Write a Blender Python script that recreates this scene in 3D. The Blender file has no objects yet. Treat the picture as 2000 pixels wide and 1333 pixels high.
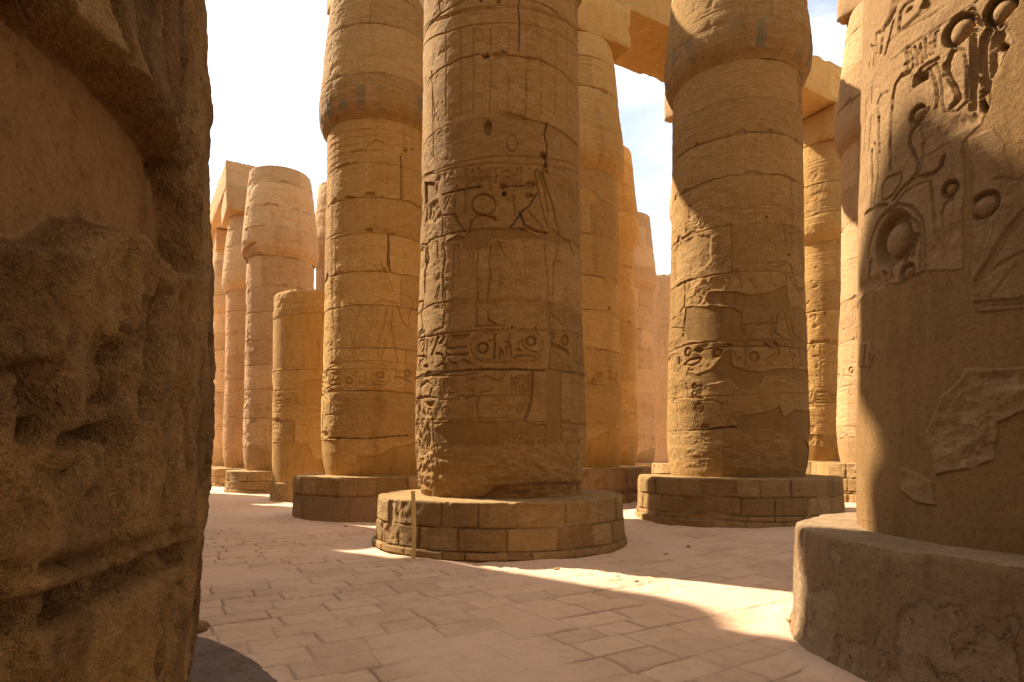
import bpy, math, random
import numpy as np
from math import radians as rad
from mathutils import Vector

sc = bpy.context.scene
COL = sc.collection
QUAL = 1.0            # mesh density factor

# ------------------------------------------------------------------ camera, sky, sun, exposure
EYE, FPX, HORIZON = 1.42, 1226.0, 888.0
cam = bpy.data.objects.new('camera', bpy.data.cameras.new('camera'))
COL.objects.link(cam)
sc.camera = cam
cam.location = (0, 0, EYE)
cam.rotation_euler = (rad(90), 0, 0)
cam.data.sensor_width = 36
cam.data.lens = FPX / 2000 * 36
cam.data.shift_y = (HORIZON - 666.5) / 2000
cam.data.clip_start = 0.05
cam.data.clip_end = 3000

SUN_AZ, SUN_EL = rad(-55.0), rad(44.5)
world = bpy.data.worlds.new('World')
sc.world = world
world.use_nodes = True
wt = world.node_tree
bg = wt.nodes['Background']
sky = wt.nodes.new('ShaderNodeTexSky')
sky.sky_type = 'NISHITA'
sky.sun_disc = False
sky.sun_elevation = SUN_EL
sky.sun_rotation = SUN_AZ
sky.air_density = 1.0
sky.dust_density = 2.0
sky.ozone_density = 1.0
bg.inputs[1].default_value = 0.075
# thin white cloud over the sky
tc = wt.nodes.new('ShaderNodeTexCoord')
mp = wt.nodes.new('ShaderNodeMapping'); mp.inputs['Scale'].default_value = (1.0, 1.0, 2.6)
cn = wt.nodes.new('ShaderNodeTexNoise'); cn.inputs['Scale'].default_value = 2.1; cn.inputs['Detail'].default_value = 7; cn.inputs['Roughness'].default_value = .55; cn.inputs['Distortion'].default_value = .5
cr = wt.nodes.new('ShaderNodeValToRGB'); cr.color_ramp.elements[0].position = .36; cr.color_ramp.elements[1].position = .62
cr.color_ramp.elements[0].color = (.05, .05, .05, 1); cr.color_ramp.elements[1].color = (.95, .95, .95, 1)
mx = wt.nodes.new('ShaderNodeMix'); mx.data_type = 'RGBA'
wt.links.new(tc.outputs['Generated'], mp.inputs[0]); wt.links.new(mp.outputs[0], cn.inputs['Vector'])
wt.links.new(cn.outputs[0], cr.inputs[0]); wt.links.new(cr.outputs[0], mx.inputs[0])
wt.links.new(sky.outputs[0], mx.inputs[6]); mx.inputs[7].default_value = (7.0, 6.95, 6.85, 1)
wt.links.new(mx.outputs[2], bg.inputs[0])

sun = bpy.data.objects.new('sun', bpy.data.lights.new('sun', 'SUN'))
COL.objects.link(sun)
sun.data.energy = 4.7
sun.data.angle = rad(0.75)
sun.data.color = (1.0, 0.845, 0.68)
SD = Vector((math.sin(SUN_AZ) * math.cos(SUN_EL), math.cos(SUN_AZ) * math.cos(SUN_EL), math.sin(SUN_EL)))
sun.rotation_euler = SD.to_track_quat('Z', 'Y').to_euler()

sc.view_settings.view_transform = 'Standard'
sc.view_settings.look = 'None'
sc.view_settings.gamma = 1
sc.view_settings.exposure = 1.64
sc.cycles.max_bounces = 10
sc.cycles.diffuse_bounces = 8

# ------------------------------------------------------------------ noise
def _hash(ix, iy, iz, seed):
    h = (ix.astype(np.uint32) * np.uint32(374761393) + iy.astype(np.uint32) * np.uint32(668265263)
         + iz.astype(np.uint32) * np.uint32(2147483647) + np.uint32((seed * 974634777) & 0xffffffff))
    h ^= h >> np.uint32(13)
    h *= np.uint32(1274126177)
    h ^= h >> np.uint32(16)
    h *= np.uint32(2246822519)
    h ^= h >> np.uint32(15)
    return (h & np.uint32(0xffffff)).astype(np.float32) / np.float32(0xffffff)

def vnoise(x, y, z, seed=0):
    x, y, z = (np.asarray(a, np.float32) for a in np.broadcast_arrays(x, y, z))
    fx, fy, fz = np.floor(x), np.floor(y), np.floor(z)
    ix, iy, iz = (a.astype(np.int64) for a in (fx, fy, fz))
    tx, ty, tz = x - fx, y - fy, z - fz
    tx = tx * tx * (3 - 2 * tx); ty = ty * ty * (3 - 2 * ty); tz = tz * tz * (3 - 2 * tz)
    r = 0
    for dx in (0, 1):
        wx = tx if dx else 1 - tx
        for dy in (0, 1):
            wy = ty if dy else 1 - ty
            for dz in (0, 1):
                wz = tz if dz else 1 - tz
                r = r + wx * wy * wz * _hash(ix + dx, iy + dy, iz + dz, seed)
    return r * 2 - 1

def fbm(x, y, z, octv=4, seed=0, gain=.5):
    r, a, f, t = 0, 1.0, 1.0, 0
    for i in range(octv):
        r = r + a * vnoise(x * f, y * f, z * f, seed + i * 17)
        t += a; a *= gain; f *= 2.03
    return r / t

def sstep(a, b, x):
    t = np.clip((x - a) / (b - a), 0, 1)
    return t * t * (3 - 2 * t)

# ------------------------------------------------------------------ object helpers
def link(o, parent=None):
    COL.objects.link(o)
    if parent is not None:
        o.parent = parent
    return o

def thing(name, label, cat, loc, group=None):
    o = bpy.data.objects.new(name, None)
    o.empty_display_size = .3
    o.location = loc
    o['label'] = label; o['category'] = cat; o['kind'] = 'thing'
    if group: o['group'] = group
    return link(o)

def mesh_np(name, V, F, mat, parent=None, attrs=None, smooth=True):
    """V (n,3) local coordinates, F (m,4) quads or list of index lists"""
    me = bpy.data.meshes.new(name)
    V = np.ascontiguousarray(V, np.float32)
    me.vertices.add(len(V)); me.vertices.foreach_set('co', V.ravel())
    F = np.ascontiguousarray(F, np.int32)
    m, k = F.shape
    me.loops.add(m * k); me.loops.foreach_set('vertex_index', F.ravel())
    me.polygons.add(m)
    me.polygons.foreach_set('loop_start', np.arange(0, m * k, k, dtype=np.int32))
    me.polygons.foreach_set('use_smooth', np.full(m, smooth, bool))
    me.update(calc_edges=True)
    for an, arr in (attrs or {}).items():
        at = me.attributes.new(an, 'FLOAT_COLOR', 'POINT')
        at.data.foreach_set('color', np.ascontiguousarray(arr, np.float32).ravel())
    me.materials.append(mat)
    return link(bpy.data.objects.new(name, me), parent)

def grid_faces(nv, nu, closed):
    i = np.arange(nv - 1)[:, None]
    j = np.arange(nu if closed else nu - 1)[None, :]
    j2 = (j + 1) % nu
    a = i * nu + j; b = i * nu + j2; c = (i + 1) * nu + j2; d = (i + 1) * nu + j
    return np.stack([a, b, c, d], -1).reshape(-1, 4)

# ------------------------------------------------------------------ materials
def new_mat(name):
    m = bpy.data.materials.new(name); m.use_nodes = True
    return m, m.node_tree, m.node_tree.nodes['Principled BSDF']

def n_noise(nt, vec, scale, detail=5, rough=.55, dist=0.):
    n = nt.nodes.new('ShaderNodeTexNoise')
    n.inputs['Scale'].default_value = scale; n.inputs['Detail'].default_value = detail
    n.inputs['Roughness'].default_value = rough; n.inputs['Distortion'].default_value = dist
    nt.links.new(vec, n.inputs['Vector'])
    return n.outputs['Fac']

def n_ramp(nt, fac, p0, p1, c0=(0, 0, 0, 1), c1=(1, 1, 1, 1)):
    r = nt.nodes.new('ShaderNodeValToRGB')
    r.color_ramp.elements[0].position = p0; r.color_ramp.elements[1].position = p1
    r.color_ramp.elements[0].color = c0; r.color_ramp.elements[1].color = c1
    nt.links.new(fac, r.inputs[0])
    return r.outputs[0]

def n_mix(nt, fac, a, b, mode='MIX'):
    m = nt.nodes.new('ShaderNodeMix'); m.data_type = 'RGBA'; m.blend_type = mode
    for s, v in ((0, fac), (6, a), (7, b)):
        if isinstance(v, (int, float)): m.inputs[s].default_value = v
        elif isinstance(v, tuple): m.inputs[s].default_value = v
        else: nt.links.new(v, m.inputs[s])
    return m.outputs[2]

def n_math(nt, op, a, b=0.0):
    m = nt.nodes.new('ShaderNodeMath'); m.operation = op
    for s, v in ((0, a), (1, b)):
        if isinstance(v, (int, float)): m.inputs[s].default_value = v
        else: nt.links.new(v, m.inputs[s])
    return m.outputs[0]

def c4(r, g, b): return (r, g, b, 1)

def stone_mat(name, ca, cb, cc, plaster=c4(.36, .222, .108), stain=.5, bump=.75, paint=False, smooth=.45, grime=.5):
    """weathered sandstone; 'surf' attribute: r plaster, g worn stone, b block tone, a dirt; 'paint' attribute: rgb with mask in alpha"""
    m, nt, bs = new_mat(name)
    geo = nt.nodes.new('ShaderNodeNewGeometry'); P = geo.outputs['Position']
    at = nt.nodes.new('ShaderNodeAttribute'); at.attribute_name = 'surf'
    sep = nt.nodes.new('ShaderNodeSeparateColor'); nt.links.new(at.outputs['Color'], sep.inputs[0])
    pl, worn, tone, dirt = sep.outputs[0], sep.outputs[1], sep.outputs[2], at.outputs['Alpha']
    st = nt.nodes.new('ShaderNodeMapping'); st.inputs['Scale'].default_value = (1, 1, 2.6); nt.links.new(P, st.inputs[0])
    sv = nt.nodes.new('ShaderNodeMapping'); sv.inputs['Scale'].default_value = (1, 1, .16); nt.links.new(P, sv.inputs[0])
    big = n_noise(nt, st.outputs[0], .9, 5, .6, .4)
    mid = n_noise(nt, st.outputs[0], 5.5, 6, .6)
    fine = n_noise(nt, P, 34, 6, .7)
    grain = n_noise(nt, P, 150, 3, .7)
    streak = n_noise(nt, sv.outputs[0], 3.2, 5, .62, .6)
    col = n_mix(nt, n_ramp(nt, big, .35, .66), ca, cb)
    col = n_mix(nt, n_ramp(nt, mid, .45, .75), col, cc)
    col = n_mix(nt, n_math(nt, 'MULTIPLY', n_ramp(nt, worn, .2, .9), .55), col, n_mix(nt, n_ramp(nt, mid, .4, .62), cb, c4(cc[0] * 1.1, cc[1] * 1.1, cc[2] * 1.12)))
    # block to block tone
    tn = n_ramp(nt, tone, 0, 1, c4(.74, .70, .66), c4(1.20, 1.21, 1.23))
    col = n_mix(nt, 1.0, col, tn, 'MULTIPLY')
    # run-off streaks and soot
    col = n_mix(nt, n_math(nt, 'MULTIPLY', n_ramp(nt, streak, .54, .74), stain), col, n_mix(nt, 1.0, col, c4(.60, .53, .45), 'MULTIPLY'))
    # mortar plaster
    pcol = n_mix(nt, n_ramp(nt, big, .3, .7), plaster, c4(plaster[0] * 1.18, plaster[1] * 1.17, plaster[2] * 1.2))
    pcol = n_mix(nt, n_ramp(nt, n_noise(nt, sv.outputs[0], 7, 5, .6), .5, .7), pcol, c4(plaster[0] * .85, plaster[1] * .83, plaster[2] * .8))
    col = n_mix(nt, pl, col, pcol)
    # pits and grain
    col = n_mix(nt, n_math(nt, 'MULTIPLY', n_ramp(nt, fine, .50, .66), .75), col, n_mix(nt, 1.0, col, c4(.66, .60, .53), 'MULTIPLY'))
    col = n_mix(nt, .35, col, n_mix(nt, 1.0, col, n_ramp(nt, grain, .25, .75, c4(.55, .52, .49), c4(1.35, 1.35, 1.35)), 'MULTIPLY'))
    col = n_mix(nt, n_math(nt, 'MULTIPLY', dirt, grime), col, c4(.15, .085, .042))
    if paint:
        pa = nt.nodes.new('ShaderNodeAttribute'); pa.attribute_name = 'paint'
        col = n_mix(nt, n_math(nt, 'MULTIPLY', pa.outputs['Alpha'], n_ramp(nt, mid, .3, .62, c4(.25, .25, .25), c4(.9, .9, .9))), col, pa.outputs['Color'])
    nt.links.new(col, bs.inputs['Base Color'])
    bs.inputs['Roughness'].default_value = .93
    bs.inputs['Specular IOR Level'].default_value = .12
    npl = n_math(nt, 'SUBTRACT', 1.0, n_math(nt, 'MULTIPLY', pl, smooth))
    hgt = n_math(nt, 'ADD', n_math(nt, 'MULTIPLY', fine, 1.0), n_math(nt, 'MULTIPLY', grain, .6))
    hgt = n_math(nt, 'ADD', hgt, n_math(nt, 'MULTIPLY', mid, .9))
    pit = n_ramp(nt, n_noise(nt, P, 60, 4, .75), .60, .70, c4(1, 1, 1), c4(0, 0, 0))
    hgt = n_math(nt, 'ADD', hgt, n_math(nt, 'MULTIPLY', pit, .5))
    hgt = n_math(nt, 'MULTIPLY', hgt, npl)
    bp = nt.nodes.new('ShaderNodeBump'); bp.inputs['Strength'].default_value = bump; bp.inputs['Distance'].default_value = .034
    nt.links.new(hgt, bp.inputs['Height']); nt.links.new(bp.outputs[0], bs.inputs['Normal'])
    return m

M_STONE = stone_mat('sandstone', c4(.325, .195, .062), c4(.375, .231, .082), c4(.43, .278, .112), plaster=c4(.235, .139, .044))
M_GOLD_BOUNCE = stone_mat('golden sandstone lifted for bounce', c4(.50, .302, .088), c4(.55, .345, .115), c4(.60, .395, .155), plaster=c4(.42, .25, .075))  # golden stone, lightened further to make up for missing warm bounce light
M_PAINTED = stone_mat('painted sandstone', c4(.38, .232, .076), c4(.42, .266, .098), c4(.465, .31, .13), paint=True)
M_AMBER_BOUNCE = stone_mat('sandstone with warm bounce in colour', c4(.58, .355, .105), c4(.62, .395, .135), c4(.65, .435, .17), plaster=c4(.50, .30, .085))  # stone colour raised to imitate warm bounce light on the rear column
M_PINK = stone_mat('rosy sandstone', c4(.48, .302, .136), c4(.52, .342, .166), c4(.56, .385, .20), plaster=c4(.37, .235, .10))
M_DARK = stone_mat('grimy sandstone', c4(.56, .345, .140), c4(.68, .44, .185), c4(.70, .45, .150), plaster=c4(.315, .188, .074), stain=.7, bump=1., smooth=.88, grime=.85)
M_FLAKY = stone_mat('flaking plaster over stone', c4(.345, .24, .132), c4(.40, .285, .16), c4(.44, .32, .185), plaster=c4(.262, .168, .082), stain=.9, bump=.9)
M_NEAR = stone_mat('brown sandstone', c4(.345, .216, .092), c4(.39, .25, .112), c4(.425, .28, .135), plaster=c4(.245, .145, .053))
M_PLINTH = stone_mat('plinth sandstone', c4(.375, .240, .092), c4(.44, .288, .115), c4(.465, .315, .15), plaster=c4(.29, .19, .094), stain=.6, bump=1.)
M_CEMENT = stone_mat('grey cement', c4(.235, .172, .122), c4(.29, .218, .16), c4(.35, .275, .21), plaster=c4(.25, .19, .14), stain=.7, bump=.8)

def paving_mat():
    m, nt, bs = new_mat('paving stone')
    geo = nt.nodes.new('ShaderNodeNewGeometry'); P = geo.outputs['Position']
    at = nt.nodes.new('ShaderNodeAttribute'); at.attribute_name = 'surf'
    sep = nt.nodes.new('ShaderNodeSeparateColor'); nt.links.new(at.outputs['Color'], sep.inputs[0])
    sand, tone, dirt = sep.outputs[0], sep.outputs[1], sep.outputs[2]
    big = n_noise(nt, P, 1.1, 5, .6, .3)
    mid = n_noise(nt, P, 7, 6, .62)
    fine = n_noise(nt, P, 60, 5, .7)
    col = n_mix(nt, n_ramp(nt, big, .35, .65), c4(.59, .402, .247), c4(.63, .436, .276))
    col = n_mix(nt, n_math(nt, 'MULTIPLY', n_ramp(nt, mid, .46, .68), .7), col, c4(.50, .335, .215))
    col = n_mix(nt, 1.0, col, n_ramp(nt, tone, 0, 1, c4(.89, .885, .88), c4(1.07, 1.07, 1.07)), 'MULTIPLY')
    col = n_mix(nt, sand, col, n_mix(nt, n_ramp(nt, mid, .4, .65), c4(.66, .455, .295), c4(.61, .415, .265)))
    col = n_mix(nt, n_math(nt, 'MULTIPLY', n_ramp(nt, fine, .53, .70), .6), col, n_mix(nt, 1.0, col, c4(.70, .65, .60), 'MULTIPLY'))
    col = n_mix(nt, n_math(nt, 'MULTIPLY', dirt, .8), col, c4(.20, .125, .075))
    nt.links.new(col, bs.inputs['Base Color'])
    bs.inputs['Roughness'].default_value = .92; bs.inputs['Specular IOR Level'].default_value = .15
    bp = nt.nodes.new('ShaderNodeBump'); bp.inputs['Strength'].default_value = .7; bp.inputs['Distance'].default_value = .014
    nt.links.new(n_math(nt, 'ADD', fine, n_math(nt, 'MULTIPLY', mid, 1.2)), bp.inputs['Height'])
    nt.links.new(bp.outputs[0], bs.inputs['Normal'])
    return m
M_PAVE = paving_mat()

def wood_mat():
    m, nt, bs = new_mat('weathered wood')
    geo = nt.nodes.new('ShaderNodeNewGeometry')
    mp = nt.nodes.new('ShaderNodeMapping'); mp.inputs['Scale'].default_value = (30, 30, 1.5); nt.links.new(geo.outputs['Position'], mp.inputs[0])
    f = n_noise(nt, mp.outputs[0], 3, 5, .6)
    nt.links.new(n_ramp(nt, f, .3, .7, c4(.50, .35, .11), c4(.64, .47, .19)), bs.inputs['Base Color'])
    bs.inputs['Roughness'].default_value = .8
    return m
M_WOOD = wood_mat()

# ------------------------------------------------------------------ where the columns stand (metres, camera at the origin looking along +y)
AV = np.array([-2.925, 4.714]); BV = np.array([4.76, 2.66])
AH, BH = AV / np.hypot(*AV), BV / np.hypot(*BV)
C0 = np.array([-.183, 10.2])
POS = {'centre': C0, 'second': C0 + AV, 'stub': C0 + 2 * AV, 'fourth': C0 + 3 * AV, 'fifth': C0 + 4 * AV, 'sixth': C0 + 5 * AV, 'seventh': C0 + 6 * AV,
       'right': np.array([4.58, 12.86]), 'right_far': np.array([9.55, 15.5]), 'near': np.array([4.05, 4.35]), 'left': np.array([-1.95, .5]),
       'back_a': np.array([1.5, 16.4]), 'back_b': np.array([6.25, 19.1]), 'back_c': np.array([11.0, 21.8]),
       'far_a': np.array([3.14, 22.6]), 'far_b': np.array([5.16, 28.7]), 'far_l': np.array([-7.3, 27.5])}

PROF_H = np.array([.74, .95, 1.25, 1.74, 3.07, 4.65, 7.14, 8.75])
PROF_R = np.array([1.285, 1.325, 1.36, 1.372, 1.340, 1.29, 1.255, 1.235])

# ------------------------------------------------------------------ carved cylindrical surface
class Surf:
    def __init__(s, centre, h0, h1, R_of, dv, du, seed, hvis=None, half=110.):
        s.c = centre; s.seed = seed; s.R_of = R_of; s.soft = .4; s.erode = 1.; s.pits = 1.; s.gain = 1.
        s.phi = math.atan2(-centre[1], -centre[0])          # direction towards the viewer's spot
        dv /= QUAL; du /= QUAL
        if hvis and hvis < h1:
            a = np.linspace(h0, hvis, max(8, int((hvis - h0) / dv))); b = np.linspace(hvis, h1, max(6, int((h1 - hvis) / (dv * 6))))[1:]
            s.H = np.concatenate([a, b])
        else:
            s.H = np.linspace(h0, h1, max(8, int((h1 - h0) / dv)))
        Rm = float(R_of(np.array([(h0 + h1) / 2]))[0]); s.Rm = Rm
        n1 = max(40, int(2 * rad(half) * Rm / du)); n2 = max(24, n1 // 8)
        front = np.linspace(-rad(half), rad(half), n1)
        back = np.linspace(rad(half), 2 * math.pi - rad(half), n2 + 2)[1:-1]
        s.T = np.concatenate([front, back])                  # relative to phi
        s.nf = n1
        s.R = R_of(s.H)
        s.U = (s.T * Rm).astype(np.float32)                  # arc length, metres
        th = s.phi + s.T
        s.ct, s.st = np.cos(th), np.sin(th)
        nv, nu = len(s.H), len(s.T)
        s.D = np.zeros((nv, nu), np.float32)
        s.PL = np.zeros((nv, nu), np.float32); s.WN = np.zeros((nv, nu), np.float32)
        s.TN = np.full((nv, nu), .5, np.float32); s.DT = np.zeros((nv, nu), np.float32)
        s.PT = None
        s.X = (s.R[:, None] * s.ct[None]).astype(np.float32) + seed * 3.7
        s.Y = (s.R[:, None] * s.st[None]).astype(np.float32) + seed * 1.3
        s.Z = np.repeat(s.H[:, None], nu, 1).astype(np.float32)
        s.wear = np.clip(.78 + .75 * fbm(s.X * 1.1, s.Y * 1.1, s.Z * 1.4, 3, seed + 5), .12, 1.15)
        s.wu = .010 * fbm(s.X * 7, s.Y * 7, s.Z * 7, 3, seed + 7)
        s.wh = .010 * fbm(s.X * 7, s.Y * 7, s.Z * 7, 3, seed + 8)
        s.D += .016 * fbm(s.X * .9, s.Y * .9, s.Z * 1.2, 3, seed) + .0045 * fbm(s.X * 6, s.Y * 6, s.Z * 9, 3, seed + 1)

    # photograph position (pixels) of a mark -> (arc length, height) on this column
    def px(s, x, y):
        dx, dz = (x - 1000) / FPX, (HORIZON - y) / FPX
        R = s.Rm
        for _ in range(5):
            a = dx * dx + 1; b = -2 * (dx * s.c[0] + s.c[1]); c = s.c[0] ** 2 + s.c[1] ** 2 - R * R
            disc = b * b - 4 * a * c
            t = (-b - math.sqrt(max(disc, 0))) / (2 * a)
            h = EYE + t * dz
            R = float(s.R_of(np.array([min(max(h, s.H[0]), s.H[-1])]))[0])
        th = math.atan2(t - s.c[1], t * dx - s.c[0]) - s.phi
        th = (th + math.pi) % (2 * math.pi) - math.pi
        return (th * s.Rm, h)

    def win(s, u0, u1, h0, h1):
        f = s.U[:s.nf]
        j0, j1 = np.searchsorted(f, u0), np.searchsorted(f, u1)
        i0, i1 = np.searchsorted(s.H, h0), np.searchsorted(s.H, h1)
        return slice(i0, i1), slice(j0, j1)

    def _uv(s, w, warp=1.0):
        return s.U[w[1]][None] + s.wu[w] * warp, s.H[w[0]][:, None].astype(np.float32) + s.wh[w] * warp

    def line(s, pts, w=.014, d=.012, warp=.6, dirt=0.):
        """a cut groove along a polyline"""
        for (a, b) in zip(pts[:-1], pts[1:]):
            q = w * 2.2 + .02
            W = s.win(min(a[0], b[0]) - q, max(a[0], b[0]) + q, min(a[1], b[1]) - q, max(a[1], b[1]) + q)
            if s.D[W].size == 0: continue
            u, h = s._uv(W, warp)
            ex, ey = b[0] - a[0], b[1] - a[1]; L2 = ex * ex + ey * ey + 1e-9
            t = np.clip(((u - a[0]) * ex + (h - a[1]) * ey) / L2, 0, 1)
            dist = np.hypot(u - a[0] - t * ex, h - a[1] - t * ey)
            k = 1 - sstep(w * s.soft, w, dist)
            g = -d * s.gain * k * s.wear[W]
            s.CV[W] = np.minimum(s.CV[W], g)
            if dirt: s.DT[W] = np.maximum(s.DT[W], k * dirt)

    def disc(s, c, r, d=.03, ry=None, ring=.45):
        """sunk disc: deep at its rim, rising again to a dome"""
        ry = ry or r
        W = s.win(c[0] - r - .05, c[0] + r + .05, c[1] - ry - .05, c[1] + ry + .05)
        if s.D[W].size == 0: return
        u, h = s._uv(W, .6)
        q = np.hypot((u - c[0]) / r, (h - c[1]) / ry)
        prof = -d * sstep(1.05, .92, q) + d * 1.02 * np.sqrt(np.clip(1 - (q / (1 - ring * .55)) ** 2, 0, 1)) ** 1.0
        s.CV[W] = np.where(q < 1.06, np.where(q < 1 - ring * .55, np.minimum(prof, .006), -d * sstep(1.05, .92, q)), s.CV[W])

    def oval(s, c, rx, ry, w=.014, d=.012, n=28):
        s.line([(c[0] + rx * math.cos(2 * math.pi * k / n), c[1] + ry * math.sin(2 * math.pi * k / n)) for k in range(n + 1)], w, d)

    def inside(s, pts, edge=.02, warp=1.0, extra=.03, rag=.0):
        """signed distance to a closed outline inside a window (positive inside)"""
        p = np.array(pts, np.float32)
        W = s.win(p[:, 0].min() - extra - rag, p[:, 0].max() + extra + rag, p[:, 1].min() - extra - rag, p[:, 1].max() + extra + rag)
        if s.D[W].size == 0: return W, None
        u, h = s._uv(W, warp)
        if rag:
            u = u + rag * fbm(s.X[W] * 4.2, s.Y[W] * 4.2, s.Z[W] * 4.2, 4, s.seed + 31); h = h + rag * fbm(s.X[W] * 4.2, s.Y[W] * 4.2, s.Z[W] * 4.2, 4, s.seed + 37)
        ins = np.zeros(u.shape, bool); dist = np.full(u.shape, 9., np.float32)
        for a, b in zip(p, np.roll(p, -1, 0)):
            ex, ey = b - a; L2 = ex * ex + ey * ey + 1e-9
            t = np.clip(((u - a[0]) * ex + (h - a[1]) * ey) / L2, 0, 1)
            dist = np.minimum(dist, np.hypot(u - a[0] - t * ex, h - a[1] - t * ey))
            c = ((a[1] <= h) != (b[1] <= h))
            xi = a[0] + (h - a[1]) * ex / (ey if abs(ey) > 1e-9 else 1e-9)
            ins ^= c & (u < xi)
        return W, np.where(ins, dist, -dist)

    def fill(s, pts, d=.02, edge=.012, bulge=.5):
        W, q = s.inside(pts, warp=.6)
        if q is None: return
        k = sstep(-edge * .3, edge, q)
        g = -d * k * (1 - bulge * sstep(edge, edge * 5, q))
        s.CV[W] = np.where(k > 0, np.minimum(s.CV[W], g), s.CV[W])

    def hole(s, c, rx, ry, d=.05):
        n = 9; rnd = random.Random(int(c[0] * 977 + c[1] * 131))
        pts = [(c[0] + rx * rnd.uniform(.8, 1.2) * math.cos(2 * math.pi * k / n), c[1] + ry * rnd.uniform(.8, 1.2) * math.sin(2 * math.pi * k / n)) for k in range(n)]
        s.pit(pts, d)

    def pit(s, pts, d=.05, edge=.02):
        W, q = s.inside(pts, warp=1.2)
        if q is None: return
        k = sstep(-.003, edge, q)
        s.PITS.append((W, -d * k, k))

    def plaster(s, pts, level=-.010, rag=.05, lip=.007):
        W, q = s.inside(pts, rag=rag, extra=.08)
        if q is None: return
        k = sstep(-.004, .012, q)
        s.PLJ.append((W, k, level, lip * np.exp(-(q / .03) ** 2)))

    def stone(s, pts, rag=.04):
        W, q = s.inside(pts, rag=rag, extra=.06)
        if q is None: return
        s.PL[W] = np.minimum(s.PL[W], 1 - sstep(-.004, .012, q))

    def rough(s, pts, amp=.03, scale=6., rag=.06, stretch=1., bias=-.4):
        W, q = s.inside(pts, rag=rag, extra=.08)
        if q is None: return
        k = sstep(-.02, .05, q)
        a = fbm(s.X[W] * scale, s.Y[W] * scale, s.Z[W] * scale * stretch, 5, s.seed + 41, .58)
        rd = 1 - np.abs(fbm(s.X[W] * scale * .6, s.Y[W] * scale * .6, s.Z[W] * scale * stretch * .6, 4, s.seed + 43)) * 2
        s.RJ.append((W, k, amp * (a * 1.1 + .5 * rd - .5 + bias)))

    # --- courses
    def joints(s, hs, depth=.026, strength=1., verticals=True, rs=0):
        rnd = random.Random(s.seed * 7 + rs)
        ang = s.T * s.Rm
        ca, sa = s.ct * s.Rm, s.st * s.Rm
        prev = s.H[0]
        hs = sorted(hs)
        for k, hj in enumerate(list(hs) + [s.H[-1] + .5]):
            # tone of the blocks of this course, two or three blocks round
            nb = rnd.choice((2, 2, 3)); off = rnd.uniform(-math.pi, math.pi)
            a = (s.T + off) % (2 * math.pi)
            edges = [off0 for off0 in np.cumsum([0] + [2 * math.pi / nb * rnd.uniform(.85, 1.15) for _ in range(nb - 1)])]
            i0, i1 = np.searchsorted(s.H, prev), np.searchsorted(s.H, hj)
            tones = [rnd.uniform(.2, .8) for _ in range(nb)]
            idx = np.searchsorted(edges, a, side='right') - 1
            s.TN[i0:i1] = np.array(tones)[np.clip(idx, 0, nb - 1)][None]
            if verticals:
                for e in edges:
                    t0 = (e - off + math.pi) % (2 * math.pi) - math.pi
                    u0 = t0 * s.Rm
                    if abs(t0) > rad(100) or rnd.random() < .25: continue
                    n = 7
                    pts = [(u0 + rnd.uniform(-.018, .018), prev + (hj - prev) * q / n) for q in range(n + 1)]
                    s.line(pts, rnd.uniform(.008, .014), depth * rnd.uniform(.5, 1.), 1.4, .6)
            if k < len(hs):
                i0, i1 = np.searchsorted(s.H, hj - .22), np.searchsorted(s.H, hj + .22)
                if i1 - i0 < 2: prev = hj; continue
                x, y = ca + s.seed * 3.1, sa + s.seed
                wob = .030 * fbm(x * 1.6, y * 1.6, np.full_like(x, hj * 3), 4, s.seed + 51)
                wd = .008 + .014 * np.clip(fbm(x * 2.5, y * 2.5, np.full_like(x, hj), 3, s.seed + 52) + .25, 0, 1)
                chip = np.clip(fbm(x * 3.4, y * 3.4, np.full_like(x, hj * 2 + 5), 4, s.seed + 53) - .18, 0, 1) * .38
                up = fbm(x * 2, y * 2, np.full_like(x, hj + 9), 2, s.seed + 54)
                W = slice(i0, i1)
                z = s.H[W][:, None] + s.wh[W] * 1.6 - hj - wob[None]
                lo = wd + np.where(up < 0, chip, chip * .3); hi = wd + np.where(up >= 0, chip, chip * .3)
                g = np.where(z < 0, -z / lo[None], z / hi[None])
                kk = 1 - sstep(.55, 1.0, g)
                fade = np.clip(.75 + fbm(x * .8, y * .8, np.full_like(x, hj * 5), 2, s.seed + 55) * 1.3, .12, 1)
                s.JT[W] = np.minimum(s.JT[W], -depth * strength * kk * fade[None])
                s.DT[W] = np.maximum(s.DT[W], kk * fade[None] * .75)
                prev = hj

    def begin(s):
        s.CV = np.zeros_like(s.D); s.JT = np.zeros_like(s.D); s.PLJ = []; s.RJ = []; s.PITS = []

    def finish(s):
        d = s.D + s.CV * (1 - s.PL) + s.JT * (1 - s.PL)
        pl0 = s.PL
        d = d + s.erode * (-.055 * np.clip(fbm(s.X * 1.7, s.Y * 1.7, s.Z * 2.6, 5, s.seed + 91) - .16, 0, 1) - .03 * np.clip(fbm(s.X * 5, s.Y * 5, s.Z * 6, 4, s.seed + 92) - .2, 0, 1)) + .003 * fbm(s.X * 16, s.Y * 16, s.Z * 16, 3, s.seed + 93, .65) - .022 * s.pits * np.clip(fbm(s.X * 22, s.Y * 22, s.Z * 26, 3, s.seed + 94, .65) - .24, 0, 1) * sstep(-.15, .2, fbm(s.X * 1.3, s.Y * 1.3, s.Z * 1.3, 3, s.seed + 95))
        base = .012 * fbm(s.X * .8, s.Y * .8, s.Z * .9, 2, s.seed + 61) + .004 * fbm(s.X * 2.2, s.Y * 2.2, s.Z * .7, 3, s.seed + 63) + .0032 * fbm(s.X * 5, s.Y * 5, s.Z * 5, 3, s.seed + 62)
        d = d * (1 - pl0) + (base - .006) * pl0
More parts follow.
